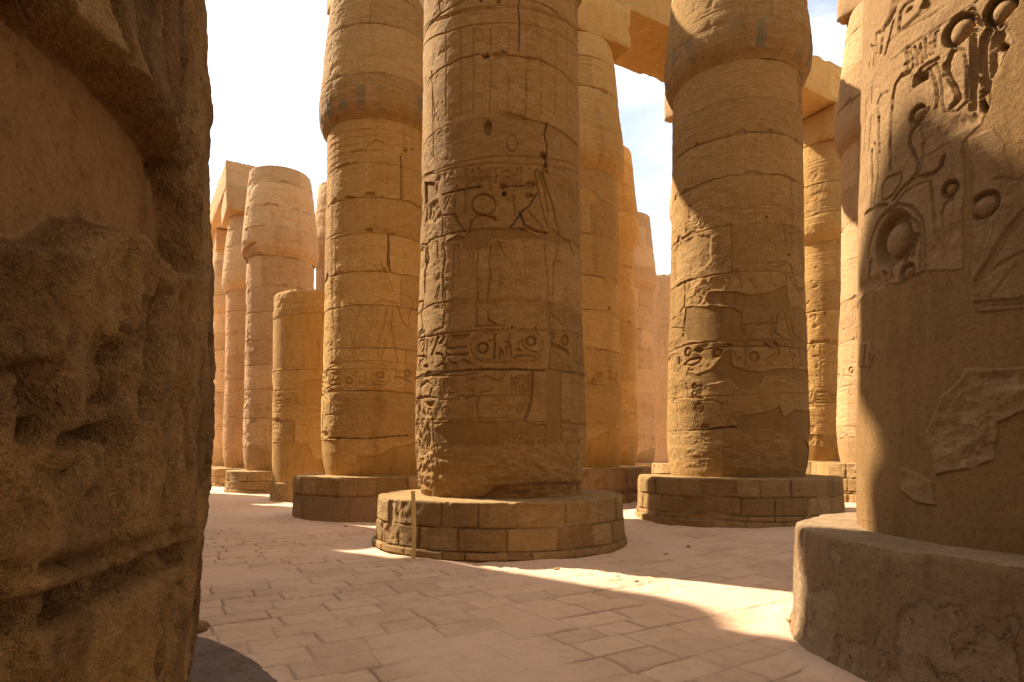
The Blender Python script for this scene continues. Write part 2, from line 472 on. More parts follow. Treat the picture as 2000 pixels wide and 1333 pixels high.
        for W, k, a in s.RJ:
            d[W] = d[W] * (1 - .75 * k) + a * k; s.WN[W] = np.maximum(s.WN[W], k); s.DT[W] *= (1 - .8 * k)
            s.PL[W] *= (1 - k)
        for W, k, lv, lip in s.PLJ:
            d[W] = (d[W] + lip * (1 - k)) * (1 - k) + (base[W] + lv) * k
            s.PL[W] = np.maximum(s.PL[W], k); s.DT[W] *= (1 - k); s.WN[W] *= (1 - k)
        for W, g, k in s.PITS:
            d[W] += g; s.DT[W] = np.maximum(s.DT[W], k * .35)
        s.D = d

    def build(s, name, mat, parent, ztop=False, z0=0.):
        R = s.R[:, None] + s.D
        V = np.stack([R * s.ct[None], R * s.st[None], np.repeat((s.H + z0)[:, None], len(s.T), 1)], -1).reshape(-1, 3)
        nv, nu = len(s.H), len(s.T)
        F = grid_faces(nv, nu, True)
        at = {'surf': np.stack([s.PL, s.WN, s.TN, s.DT], -1).reshape(-1, 4)}
        if s.PT is not None: at['paint'] = s.PT.reshape(-1, 4)
        if ztop:                                              # close the top with an uneven face
            ring = V[-nu:]
            n = 9
            extra, faces = [], []
            base = len(V)
            for k in range(1, n + 1):
                f = 1 - k / (n + .15)
                q = ring.copy(); q[:, :2] *= f
                q[:, 2] += .05 * fbm(q[:, 0] * 2.5, q[:, 1] * 2.5, q[:, 2], 3, s.seed + 71) + .02
                extra.append(q)
            V = np.concatenate([V] + extra)
            F2 = grid_faces(n + 1, nu, True) + (base - nu)
            F = np.concatenate([F, F2])
            tail = at['surf'][-nu:]
            at = {k: np.concatenate([a] + [a[-nu:]] * n) for k, a in at.items()}
        return mesh_np(name, V, F, mat, parent, at)

# crops of the photograph the carvings were read from: origin and scale
K1, K2, K3 = (800, 620, 5.331), (800, 300, 3.703), (780, 0, 2.665)
K4, K5 = (1290, 640, 4.597), (1290, 380, 4.3)
K6, K6B = (600, 480, 2.835), (600, 150, 3.604)
K7, K8, K9, K10 = (1670, 0, 4.4424), (1670, 280, 3.809), (1400, 600, 1.818), (0, 0, 1.9986)

def tr(s, K, pts): return [s.px(K[0] + x / K[2], K[1] + y / K[2]) for x, y in pts]
def mperpx(s, K, p):       # metres per crop pixel, read vertically
    a = s.px(K[0] + p[0] / K[2], K[1] + p[1] / K[2]); b = s.px(K[0] + p[0] / K[2], K[1] + (p[1] + 10) / K[2])
    return abs(a[1] - b[1]) / 10
def L(s, K, pts, w=.013, d=.013, dirt=0., warp=.6): s.line(tr(s, K, pts), w, d, warp, dirt)
def DISC(s, K, c, r, d=.03, ring=.45):
    q = tr(s, K, [c])[0]; s.disc(q, r * mperpx(s, K, c), d, None, ring)
def OVAL(s, K, c, rx, ry, w=.013, d=.013):
    n = 24; L(s, K, [(c[0] + rx * math.cos(2 * math.pi * k / n), c[1] + ry * math.sin(2 * math.pi * k / n)) for k in range(n + 1)], w, d)
def FILL(s, K, pts, d=.02, **k): s.fill(tr(s, K, pts), d, **k)
def HOLE(s, K, c, rx, ry, d=.05):
    n = 10; rnd = random.Random(int(c[0] + c[1] * 3))
    s.pit(tr(s, K, [(c[0] + rx * rnd.uniform(.8, 1.15) * math.cos(2 * math.pi * k / n), c[1] + ry * rnd.uniform(.8, 1.15) * math.sin(2 * math.pi * k / n)) for k in range(n)]), d)

# small signs, in a unit square: lists of strokes
GL = {
 'disc': [[(.5 + .36 * math.cos(k * .524), .5 + .36 * math.sin(k * .524)) for k in range(13)]],
 'reed': [[(.45, .0), (.45, .7), (.3, .95), (.6, 1.), (.62, .7), (.45, .6)]],
 'water': [[(0, .4), (.17, .6), (.33, .4), (.5, .6), (.67, .4), (.83, .6), (1, .4)]],
 'basket': [[(0, .65), (1, .65), (.85, .35), (.5, .22), (.15, .35), (0, .65)]],
 'loaf': [[(.1, .3), (.9, .3), (.8, .6), (.5, .75), (.2, .6), (.1, .3)]],
 'ankh': [[(.5, 0), (.5, .5)], [(.2, .5), (.8, .5)], [(.5, .5), (.3, .75), (.38, .97), (.62, .97), (.7, .75), (.5, .5)]],
 'bird': [[(.1, .2), (.35, .35), (.6, .8), (.75, .95), (.9, .85), (.78, .75), (.7, .4), (.5, .2), (.1, .2)], [(.5, .2), (.5, 0), (.65, 0)]],
 'box': [[(.15, .2), (.15, .8), (.85, .8), (.85, .2), (.15, .2)]],
 'bars': [[(.1, .25), (.9, .25)], [(.1, .5), (.9, .5)], [(.1, .75), (.9, .75)]],
 'three': [[(.2, .2), (.2, .8)], [(.5, .2), (.5, .8)], [(.8, .2), (.8, .8)]],
 'eye': [[(0, .5), (.3, .7), (.7, .7), (1, .5), (.7, .32), (.3, .32), (0, .5)]],
 'snake': [[(0, .3), (.2, .5), (.45, .3), (.7, .5), (.85, .85), (1, .8)]],
 'staff': [[(.5, 0), (.5, .85), (.3, 1), (.75, .95)], [(.5, 0), (.35, -.05)]],
 'feather': [[(.4, 0), (.4, .8), (.55, 1), (.7, .8), (.6, .1)]],
}
GK = list(GL)
def sign(s, kind, u, h, w, hh, lw=.011, d=.011):
    for st in GL[kind]: s.line([(u + (a - .5) * w, h + (b - .5) * hh) for a, b in st], lw, d, .5)
def text_block(s, u0, u1, h0, h1, ncol, lw=.011, d=.010, seed=0, frames=True):
    rnd = random.Random(seed + s.seed)
    cw = (u1 - u0) / ncol
    for k in range(ncol):
        if frames: s.line([(u0 + k * cw, h0), (u0 + k * cw, h1)], lw * .9, d * .9)
        h = h1 - cw * .45
        while h > h0 + cw * .3:
            hh = cw * rnd.uniform(.45, .9)
            if rnd.random() < .25:
                for q in (-.22, .22): sign(s, rnd.choice(GK), u0 + (k + .5 + q) * cw, h, cw * .36, hh, lw, d)
            else: sign(s, rnd.choice(GK), u0 + (k + .5) * cw, h, cw * rnd.uniform(.5, .78), hh, lw, d)
            h -= hh + cw * .12
    if frames: s.line([(u1, h0), (u1, h1)], lw * .9, d * .9)

# strokes of the cartouche band and of the large standing figures, read once and repeated round the columns
BAND = []   # ('line', pts, w, d) | ('disc', c, r, d) | ('fill', pts, d)    with (arc, height) coordinates about the cartouche
def band_from_trace(s, K):
    o = tr(s, K, [(1000, 320)])[0]
    def loc(pts): return [(u - o[0], h - o[1]) for u, h in tr(s, K, pts)]
    def bl(pts, w=.014, d=.02): BAND.append(('line', loc(pts), w, d))
    def bd(c, r, d=.04): BAND.append(('disc', loc([c])[0], r * mperpx(s, K, c), d))
    bl([(630, 305), (650, 235), (720, 165), (1000, 141), (1300, 145), (1370, 200), (1390, 280), (1380, 370), (1335, 435), (1250, 460), (950, 466), (760, 468), (680, 420), (640, 350), (630, 305)], .012, .014)
    bl([(668, 305), (690, 235), (750, 185), (1000, 165), (1280, 168), (1340, 215), (1356, 290), (1345, 365), (1305, 415), (1240, 436), (950, 442), (770, 444), (705, 400), (675, 350), (668, 305)], .009, .008)
    bd((755, 320), 64, .045); bd((1270, 245), 60, .045); bd((1628, 240), 62, .045)
    bl([(880, 190), (882, 300), (878, 432)], .022, .03); bl([(820, 242), (885, 232)], .016, .022); bl([(868, 212), (897, 192)], .014, .02)
    bl([(935, 430), (936, 320)], .018, .026); bl([(938, 322), (985, 398)], .016, .024); bl([(985, 398), (1008, 300)], .015, .022); bl([(1008, 300), (1012, 405)], .015, .022)
    bl([(1052, 405), (1045, 290), (1022, 250), (990, 255)], .017, .024); bl([(1040, 182), (1035, 232)], .016, .022)
    bl([(1105, 345), (1158, 350)], .018, .025); bl([(1125, 335), (1142, 248), (1182, 246), (1182, 292), (1232, 340), (1320, 366)], .016, .024)
    bl([(1088, 417), (1120, 400), (1280, 400), (1306, 416)], .018, .024)
    BAND.append(('fill', loc([(410, 190), (630, 168), (600, 215), (520, 246), (450, 236)]), .035))
    bl([(400, 326), (595, 311)], .020, .03); bl([(400, 396), (600, 380)], .020, .03); bl([(410, 462), (480, 486)], .017, .026); bl([(550, 445), (622, 472)], .02, .03)
    bl([(405, 200), (382, 380), (370, 560)], .012, .018)
    bl([(1440, 186), (1490, 166), (1502, 212), (1482, 285)], .018, .026); bl([(1482, 290), (1560, 306), (1640, 352), (1660, 385)], .032, .036)
    bl([(1480, 300), (1482, 350), (1560, 402)], .012, .016); bl([(1500, 470), (1590, 482), (1602, 440)], .012, .014)
    # the next cartouche, upright
    n = 22
    bl([(1790 + 80 * math.cos(2 * math.pi * k / n), 350 + 150 * math.sin(2 * math.pi * k / n)) for k in range(n + 1)], .013, .018)
    for a, b in (((1755, 250), (1740, 405)), ((1782, 250), (1786, 455)), ((1815, 265), (1800, 440)), ((1770, 420), (1800, 478))): bl([a, b], .014, .024)

def stamp_band(s, u, h, scale=1., dmul=1.):
    for b in BAND:
        if b[0] == 'line': s.line([(u + a * scale, h + c * scale) for a, c in b[1]], b[2] * scale, b[3] * dmul)
        elif b[0] == 'disc': s.disc((u + b[1][0] * scale, h + b[1][1] * scale), b[2] * scale, b[3] * dmul)
        else: s.fill([(u + a * scale, h + c * scale) for a, c in b[1]], b[2] * dmul)

FIGURE = [  # a striding figure with a tall plumed crown, (x, y) in metres about its feet
 [(-.32, 0), (-.28, .45), (-.16, .85), (-.12, 1.05)], [(-.10, 0), (-.12, .4), (-.02, .75)], [(-.32, 0), (-.1, .0)], [(.42, 0), (.30, .45), (.14, .85), (.10, 1.05)], [(.22, .02), (.12, .42), (.02, .75)], [(.22, 0), (.52, 0)],
 [(-.12, 1.05), (-.14, 1.25), (-.24, 1.48)], [(.10, 1.05), (.11, 1.25), (.24, 1.48)], [(-.30, 1.52), (-.1, 1.56), (.1, 1.56), (.30, 1.52)],
 [(.30, 1.5), (.36, 1.2), (.55, .95)], [(.22, 1.42), (.28, 1.18), (.48, .9)], [(-.3, 1.5), (-.36, 1.2), (-.34, .88)], [(-.24, 1.42), (-.28, 1.2), (-.27, .9)],
 [(-.06, 1.56), (-.08, 1.68), (-.02, 1.82), (.10, 1.8), (.12, 1.66), (.06, 1.56)], [(-.04, 1.82), (-.10, 2.35), (-.03, 2.45), (.02, 2.3), (.03, 1.84)], [(.03, 1.84), (.0, 2.36), (.07, 2.44), (.12, 2.3), (.10, 1.8)],
 [(-.17, 1.05), (.16, 1.02), (.26, .74), (-.22, .74), (-.17, 1.05)], [(.56, 0), (.56, 1.55), (.48, 1.66)]]
def stamp_figure(s, u, h, flip=1, scale=1., w=.012, d=.010):
    for st in FIGURE: s.line([(u + flip * a * scale, h + b * scale) for a, b in st], w, d)

def common_relief(s, rnd, band_h=2.88, band_u=None, depth=1., lw=.012):
    """what every shaft carries: vertical-panel frieze high up, a scene of figures, the cartouche band, a lower frieze"""
    um = s.Rm * rad(112)
    for h in (band_h + .33, band_h - .30): s.line([(u, h) for u in np.linspace(-um, um, 40)], lw, .012 * depth, 1.5)
    if band_u is None: band_u = rnd.uniform(-.6, .6)
    k = -2
    while band_u + k * 2.25 < um + 1:
        stamp_band(s, band_u + k * 2.25, band_h, 1., depth); k += 1
    x = -um + rnd.uniform(0, .5)
    while x < um:
        stamp_figure(s, x, band_h + .36, rnd.choice((-1, 1)), rnd.uniform(.92, 1.05), lw, .010 * depth)
        if rnd.random() < .8: text_block(s, x + .5, x + .85, band_h + 1.2, band_h + 2.6, 2, lw * .85, .008 * depth, rnd.randrange(999))
        x += rnd.uniform(1.1, 1.5)
    text_block(s, -um, um, band_h + 2.55, band_h + 2.95, 18, lw * .85, .007 * depth, rnd.randrange(999))
    for h in (5.95, 6.05, 8.0, 8.12, 8.3): s.line([(u, h) for u in np.linspace(-um, um, 40)], lw * .8, .008 * depth, 1.2)
    for k in range(20):
        u = -um + (k + .5) * um / 10
        s.line([(u, 6.1), (u, 7.95)], lw * .7, .006 * depth)
        if rnd.random() < .5: s.line([(u + .06, 6.1), (u + .06, 7.95)], lw * .7, .006 * depth)
    for h in (band_h - .34, band_h - .62, band_h - 1.05): s.line([(u, h) for u in np.linspace(-um, um, 40)], lw * .8, .008 * depth, 1.5)
    text_block(s, -um, um, band_h - 1.02, band_h - .66, 16, lw * .85, .007 * depth, rnd.randrange(999), False)
    k = -um
    while k < um:
        s.line([(k, band_h - 1.9), (k + .08, band_h - 1.35), (k, band_h - 1.12)], lw, .008 * depth); k += rnd.uniform(.14, .2)

# ------------------------------------------------------------------ plinths, capitals, abaci
def plinth(parent, centre, R, hp, seed, mat, courses=(.02, .13, .46), blocks=True, plaster=0., du=.02, dv=.015, foot=.05, hb=-.25, rin=1.1, plaster_low=False, rough=1., topmat=None):
    phi = math.atan2(-centre[1], -centre[0])
    du /= QUAL; dv /= QUAL
    n1 = int(2 * rad(115) * R / du)
    T = np.concatenate([np.linspace(-rad(115), rad(115), n1), np.linspace(rad(115), 2 * math.pi - rad(115), n1 // 5)[1:-1]])
    ct, st = np.cos(phi + T), np.sin(phi + T)
    side = np.concatenate([[hb], np.linspace(-.02, hp - .03, int((hp + .02) / dv))])
    prof = [(R - .035 * max(h, 0) / hp, h, 1., 0.) for h in side]
    for k in range(1, 7):
        a = k / 6 * math.pi / 2
        prof.append((R - .035 - .03 + .03 * math.cos(a), hp - .03 + .03 * math.sin(a), math.cos(a), math.sin(a)))
    for r in np.linspace(R - .075, rin, int((R - rin) / (du * 1.3)) + 4): prof.append((r, hp, 0., 1.))
    prof = np.array(prof, np.float32)
    r0, z0, nr, nz = (prof[:, k][:, None] for k in range(4))
    X = r0 * ct[None] + seed * 5.1; Y = r0 * st[None] + seed * 2.3; Z = np.repeat(z0, len(T), 1)
    rnd = random.Random(seed)
    D = .012 * fbm(X * 1.2, Y * 1.2, Z * 1.2, 3, seed) + .012 * rough * fbm(X * 7, Y * 7, Z * 9, 5, seed + 1, .6)
    PL = np.full(D.shape, 0., np.float32); WN = np.zeros_like(D); TN = np.full(D.shape, .5, np.float32); DT = np.zeros_like(D)
    sidem = (nr > .5)
    if blocks:
        lv = [-.3] + list(courses) + [hp + .05]
        U = T * R
        zz = Z + .012 * fbm(X * 2.2, Y * 2.2, Z * .0, 3, seed + 3)
        for k in range(len(lv) - 1):
            a, b = lv[k], lv[k + 1]
            lim = (zz >= a) & (zz < b)
            x = -math.pi * R + rnd.uniform(0, .5); edges = [x]
            while x < math.pi * R * 1.02 + 2: x += rnd.uniform(.34, .74) if k > 1 else rnd.uniform(.3, .65); edges.append(x)
            edges = np.array(edges)
            uu = ((U + math.pi * R) % (2 * math.pi * R) - math.pi * R)[None] + .012 * fbm(X * 3, Y * 3, Z * 3, 3, seed + 4 + k)
            idx = np.clip(np.searchsorted(edges, uu) - 1, 0, len(edges) - 2)
            du0 = np.minimum(uu - edges[idx], edges[idx + 1] - uu)
            dz0 = np.minimum(zz - a, b - zz) if k > 0 else (b - zz)
            rt = np.array([rnd.uniform(.12, .88) for _ in edges]); ro = np.array([rnd.uniform(-.014, .012) for _ in edges]); rr = np.array([rnd.random() for _ in edges])
            g = np.minimum(du0, dz0)
            jm = 1 - sstep(.002, .016 + .012 * np.clip(fbm(X * 4, Y * 4, Z * 4, 3, seed + 5), 0, 1), g)
            vis = np.clip(.65 + fbm(X * 1.3, Y * 1.3, Z * 1.3, 2, seed + 6) * 1.4, .1, 1)
            off = ro[idx] * 1.3 - .032 * jm * vis + (.030 * (fbm(X * 9, Y * 9, Z * 7, 4, seed + 8) - .15) * (rr[idx] > .66)) * (1 - jm)
            off += (foot if k <= 1 and a < .1 else 0)
            cap = sstep(hp - .02, hp - .06, Z)
            D = np.where(lim & sidem, D + off * rough * np.where(k == len(lv) - 2, .3 + .7 * cap, 1), D)
            TN = np.where(lim & sidem, rt[idx], TN); WN = np.where(lim & sidem, (rr[idx] > .66) * .7, WN); DT = np.where(lim & sidem, np.maximum(DT, jm * vis * .75), DT)
    else:
        D += foot * sstep(.12, .0, Z) * sidem
    if plaster:
        ma = fbm(X * 4.6, Y * 4.6, Z * 2.6, 6, seed + 9, .62) * 1.3 + .55 * (Z / hp - .5)
        k = sstep(.02, .05, ma + plaster) * sidem
        PL = np.maximum(PL, k.astype(np.float32)); D = D + (.007 * k - .003) * sidem + .003 * fbm(X * 14, Y * 14, Z * 14, 3, seed + 10) * sidem
        edge = np.exp(-((ma + plaster - .035) / .02) ** 2) * sidem; DT = np.maximum(DT, edge * .10)
        WN = np.maximum(WN, (1 - k) * sidem * .6)
    if plaster_low:
        k = (Z < hp * .56) * sidem * 1.0; PL = np.maximum(PL, k); D = D * (1 - k * .8) + .012 * k
    # worn rim
    rim = np.exp(-((Z - hp) / .05) ** 2) * np.exp(-((r0 - R) / .09) ** 2)
    chip = np.clip(fbm(X * 3.5, Y * 3.5, Z, 4, seed + 11) - .15, 0, 1)
    D = D - rim * chip * .15 * rough
    TN = np.where(nz > .5, .72 + .2 * fbm(X, Y, Z, 3, seed + 12), TN)
    DT = np.where(nz > .5, np.clip(fbm(X * 2, Y * 2, Z, 4, seed + 13), 0, 1) * .35, DT)
    rr_, zz_ = r0 + D * nr, z0 + D * nz * .8
    V = np.stack([rr_ * ct[None], rr_ * st[None], zz_ + 0 * rr_], -1).reshape(-1, 3)
    F = grid_faces(len(prof), len(T), True)
    return mesh_np('plinth', V, F, mat, parent, {'surf': np.stack([PL, WN, TN, DT], -1).reshape(-1, 4)})

CAP_H = np.array([0, .05, .14, .30, .55, .8, 1.4, 2.2, 3.0, 3.36])
CAP_R = np.array([1.245, 1.275, 1.345, 1.405, 1.425, 1.41, 1.345, 1.255, 1.170, 1.135])
def capital(parent, centre, h0, seed, mat, dv=.03, du=.03, paint=0., stripes=True, rs=1., joints=None, top=True, hvis=None, figures=True, lw=.013, erode=1.3, chunk=None):
    Rf = lambda h: np.interp(h, h0 + CAP_H, CAP_R * rs)
    s = Surf(centre, h0, h0 + 3.36, Rf, dv, du, seed, hvis)
    s.begin(); s.erode = erode
    if chunk: s.pit([s.px(*p) for p in chunk], .10, .02)
    rnd = random.Random(seed)
    um = s.Rm * rad(112)
    s.joints(joints if joints is not None else [h0 + .95 + rnd.uniform(-.1, .1), h0 + 1.95 + rnd.uniform(-.15, .15), h0 + 2.75], strength=1.1)
    if stripes:
        for h in (h0 + .62, h0 + .70, h0 + .92, h0 + 1.0, h0 + 2.5, h0 + 2.62): s.line([(u, h) for u in np.linspace(-um, um, 40)], lw, .011, 1.2)
        for k in range(22):
            u = -um + (k + .5) * um / 11
            s.line([(u, h0 + .02), (u + .02, h0 + .6)], lw, .009)
        text_block(s, -um, um, h0 + 1.05, h0 + 2.45, 16, lw, .008, seed)
    s.finish()
    if paint:
        blk = np.floor((s.U + 40) / .21).astype(int)
        cols = np.array([(.10, .135, .105), (.34, .15, .07), (.10, .12, .085), (.40, .24, .10), (.13, .15, .12), (.36, .18, .09)])
        pc = cols[blk % 6]
        mk = ((s.H > h0 + .12) & (s.H < h0 + .62))[:, None] * sstep(-.25, .3, fbm(s.X * 1.6, s.Y * 1.6, s.Z * 3, 4, seed + 81)) * paint
        gap = ((s.U + 40) % .21 > .02) * 1.0
        s.PT = np.concatenate([np.repeat(pc[None], len(s.H), 0), (mk * gap[None])[..., None]], -1)
    return s.build('capital', mat, parent, ztop=top)

def rough_box(name, half, mat, parent=None, rot=0., loc=(0, 0, 0), res=.06, amp=.02, r=.03, seed=0, chips=.05, carve=None):
    """a dressed block: grid-faced box with worn, rounded, chipped edges; axes along the hall's two directions"""
    res /= QUAL
    hx, hy, hz = half
    pts, faces, off = [], [], 0
    for ax in range(3):
        for sg in (-1, 1):
            a, b = [(1, 2), (2, 0), (0, 1)][ax]
            na, nb = (max(3, int(2 * half[k] / res)) for k in (a, b))
            ga, gb = np.linspace(-half[a], half[a], na), np.linspace(-half[b], half[b], nb)
            A, B = np.meshgrid(ga, gb)
            P = np.zeros((na * nb, 3)); P[:, ax] = sg * half[ax]; P[:, a] = A.ravel(); P[:, b] = B.ravel()
            f = grid_faces(nb, na, False)
            if sg < 0: f = f[:, ::-1]
            pts.append(P); faces.append(f + off); off += len(P)
    P = np.concatenate(pts); F = np.concatenate(faces)
    # weld the face seams
    key = np.round(P * 2000).astype(np.int64)
    _, first, inv = np.unique(key, axis=0, return_index=True, return_inverse=True)
    P = P[first]; F = inv.ravel()[F]
    H = np.array(half)
    inner = np.clip(P, -H + r, H - r)
    n = P - inner; ln = np.linalg.norm(n, axis=1, keepdims=True); n = n / np.maximum(ln, 1e-6)
    q = P + seed * 3.3
    d = amp * fbm(q[:, 0] * 1.3, q[:, 1] * 1.3, q[:, 2] * 1.3, 3, seed) + amp * .5 * fbm(q[:, 0] * 6, q[:, 1] * 6, q[:, 2] * 6, 4, seed + 1)
    edge = (np.sort(H - np.abs(P), axis=1)[:, 1])
    d -= chips * np.exp(-(edge / .10) ** 2) * np.clip(fbm(q[:, 0] * 2.6, q[:, 1] * 2.6, q[:, 2] * 2.6, 4, seed + 2) + .1, 0, 1) * 2.2
    dt = np.zeros(len(P)); tn = np.full(len(P), .5) + .3 * fbm(q[:, 0] * .5, q[:, 1] * .5, q[:, 2] * .5, 2, seed + 3); wn = np.zeros(len(P)); pl = np.zeros(len(P))
    if carve is not None:
        dd, pp = carve(P, n); d += dd; pl = np.maximum(pl, pp)
    V = inner + n * (r + d[:, None])
    c, s_ = math.cos(rot), math.sin(rot)
    V = np.stack([V[:, 0] * c - V[:, 1] * s_ + loc[0], V[:, 0] * s_ + V[:, 1] * c + loc[1], V[:, 2] + loc[2]], -1)
    return mesh_np(name, V, F, mat, parent, {'surf': np.stack([pl, wn, tn, dt], -1)})

ROT_B = math.atan2(BH[1], BH[0])     # local x along the cross direction, local y along the aisle
def carve_panels(P, n):
    """rows of shallow picture signs cut into the long faces and the soffit of a block"""
    u = P[:, 0]; v = np.where(np.abs(n[:, 2]) > .5, P[:, 1], P[:, 2])
    cell = .36
    iu, iv = np.floor(u / cell), np.floor(v / cell)
    k = _hash(iu.astype(np.int64) + 90, iv.astype(np.int64) + 40, np.zeros(len(u), np.int64), 3)
    fu, fv = u / cell - iu - .5, v / cell - iv - .5
    rr = np.hypot(fu, fv)
    g = np.where(k < .3, np.exp(-((rr - .3) / .07) ** 2), np.where(k < .6, np.exp(-(fu / .09) ** 2) * (np.abs(fv) < .38), np.exp(-((fv - .12 * np.sin(fu * 12)) / .09) ** 2) * (np.abs(fu) < .4)))
    zone = sstep(-.05, .15, vnoise(u * .9, v * .9, P[:, 2] * 0, 12))
    face = (np.abs(n[:, 1]) > .8) | (np.abs(n[:, 2]) > .8)
    return -.032 * g * zone * face, (1 - zone) * .6 * face

def abacus(parent, h0, seed, mat, half=1.08, ht=1.0, res=.06, carve=None):
    o = rough_box('abacus', (half, half, ht / 2), mat, parent, ROT_B, (0, 0, h0 + ht / 2), res, .016, .025, seed, .06, carve)
    return o

def column(key, label, mat, seed, hp=.80, neck=8.75, dv=.02, du=.02, Rp=1.985, relief=True, custom=None, band_h=None, band_u=None, cap=True, aba=False, paint=0.,
           base=0., rs=1., hvis=None, plinth_kw=None, capmat=None, joints=None, lw=.014, capkw=None, depth=1., group='tall carved columns of the hall', abakw=None, pmat=None, erode=1., prof=None):
    c = POS[key]
    root = thing('carved_column', label, 'column', (c[0], c[1], base), group)
    Rf = (lambda h: np.interp(h, *prof)) if prof else (lambda h: np.interp(h - (hp - .74), PROF_H, PROF_R) * rs)
    s = Surf(c, hp - .02, neck, Rf, dv, du, seed, hvis)
    rnd = random.Random(seed); s.erode = erode
    s.begin()
    if joints is None:
        joints, h = [], hp + rnd.uniform(.8, 1.1)
        while h < neck - .3: joints.append(h); h += rnd.uniform(.82, 1.12)
    s.joints(joints)
    if relief: common_relief(s, rnd, band_h if band_h is not None else hp + 2.1, band_u, depth, lw)
    if custom: custom(s)
    else:
        # patches of mortar and worn stone
        um = s.Rm * 1.7
        for _ in range(rnd.randint(2, 4)):
            u, h = rnd.uniform(-um, um), rnd.choice(joints) + rnd.uniform(-.1, .1); w, hh = rnd.uniform(.15, .5), rnd.uniform(.06, .2)
            s.plaster([(u + w * math.cos(a) * rnd.uniform(.7, 1.1), h + hh * math.sin(a) * rnd.uniform(.7, 1.1)) for a in np.linspace(0, 2 * math.pi, 9)[:-1]], rag=.08)
        q = hp + rnd.uniform(.5, .9)
        s.plaster([(-3, hp - .1), (3, hp - .1), (3, q + .1), (1.2, q + .15), (.5, q - .2), (-.3, q - .1), (-1., q + .2), (-3, q)], rag=.14)
        s.rough([(-3, q - .35), (3, q - .3), (3, q + .25), (0, q + .2), (-3, q + .3)], .025, 7)
        for _ in range(6): s.hole((rnd.uniform(-um, um), rnd.uniform(hp + 1, neck - .5)), rnd.uniform(.02, .07), rnd.uniform(.02, .05), .05)
    s.finish()
    s.build('shaft', mat, root)
    k = dict(mat=pmat or M_PLINTH, seed=seed + 200); k.update(plinth_kw or {})
    plinth(root, c, Rp, hp, **k)
    if cap:
        ck = dict(dv=dv * 1.25, du=du * 1.25, paint=paint, lw=lw); ck.update(capkw or {})
        capital(root, c, neck, seed + 300, M_PAINTED if paint else (capmat or mat), rs=rs, **ck)
        if aba: abacus(root, neck + 3.36, seed + 400, capmat or mat, **(abakw or {}))
    return root

# ------------------------------------------------------------------ ground: one paved sheet out to the horizon
def ground_z(x, y):
    a = (x - C0[0]) * AH[0] + (y - C0[1]) * AH[1]; b = (x - C0[0]) * BH[0] + (y - C0[1]) * BH[1]
    b1 = np.clip(b - .6, 0, 14)
    return np.clip(.032 * b1 + .045 * np.clip(a, 0, 9) * np.clip(b / 4.5, 0, 1), 0, .7)

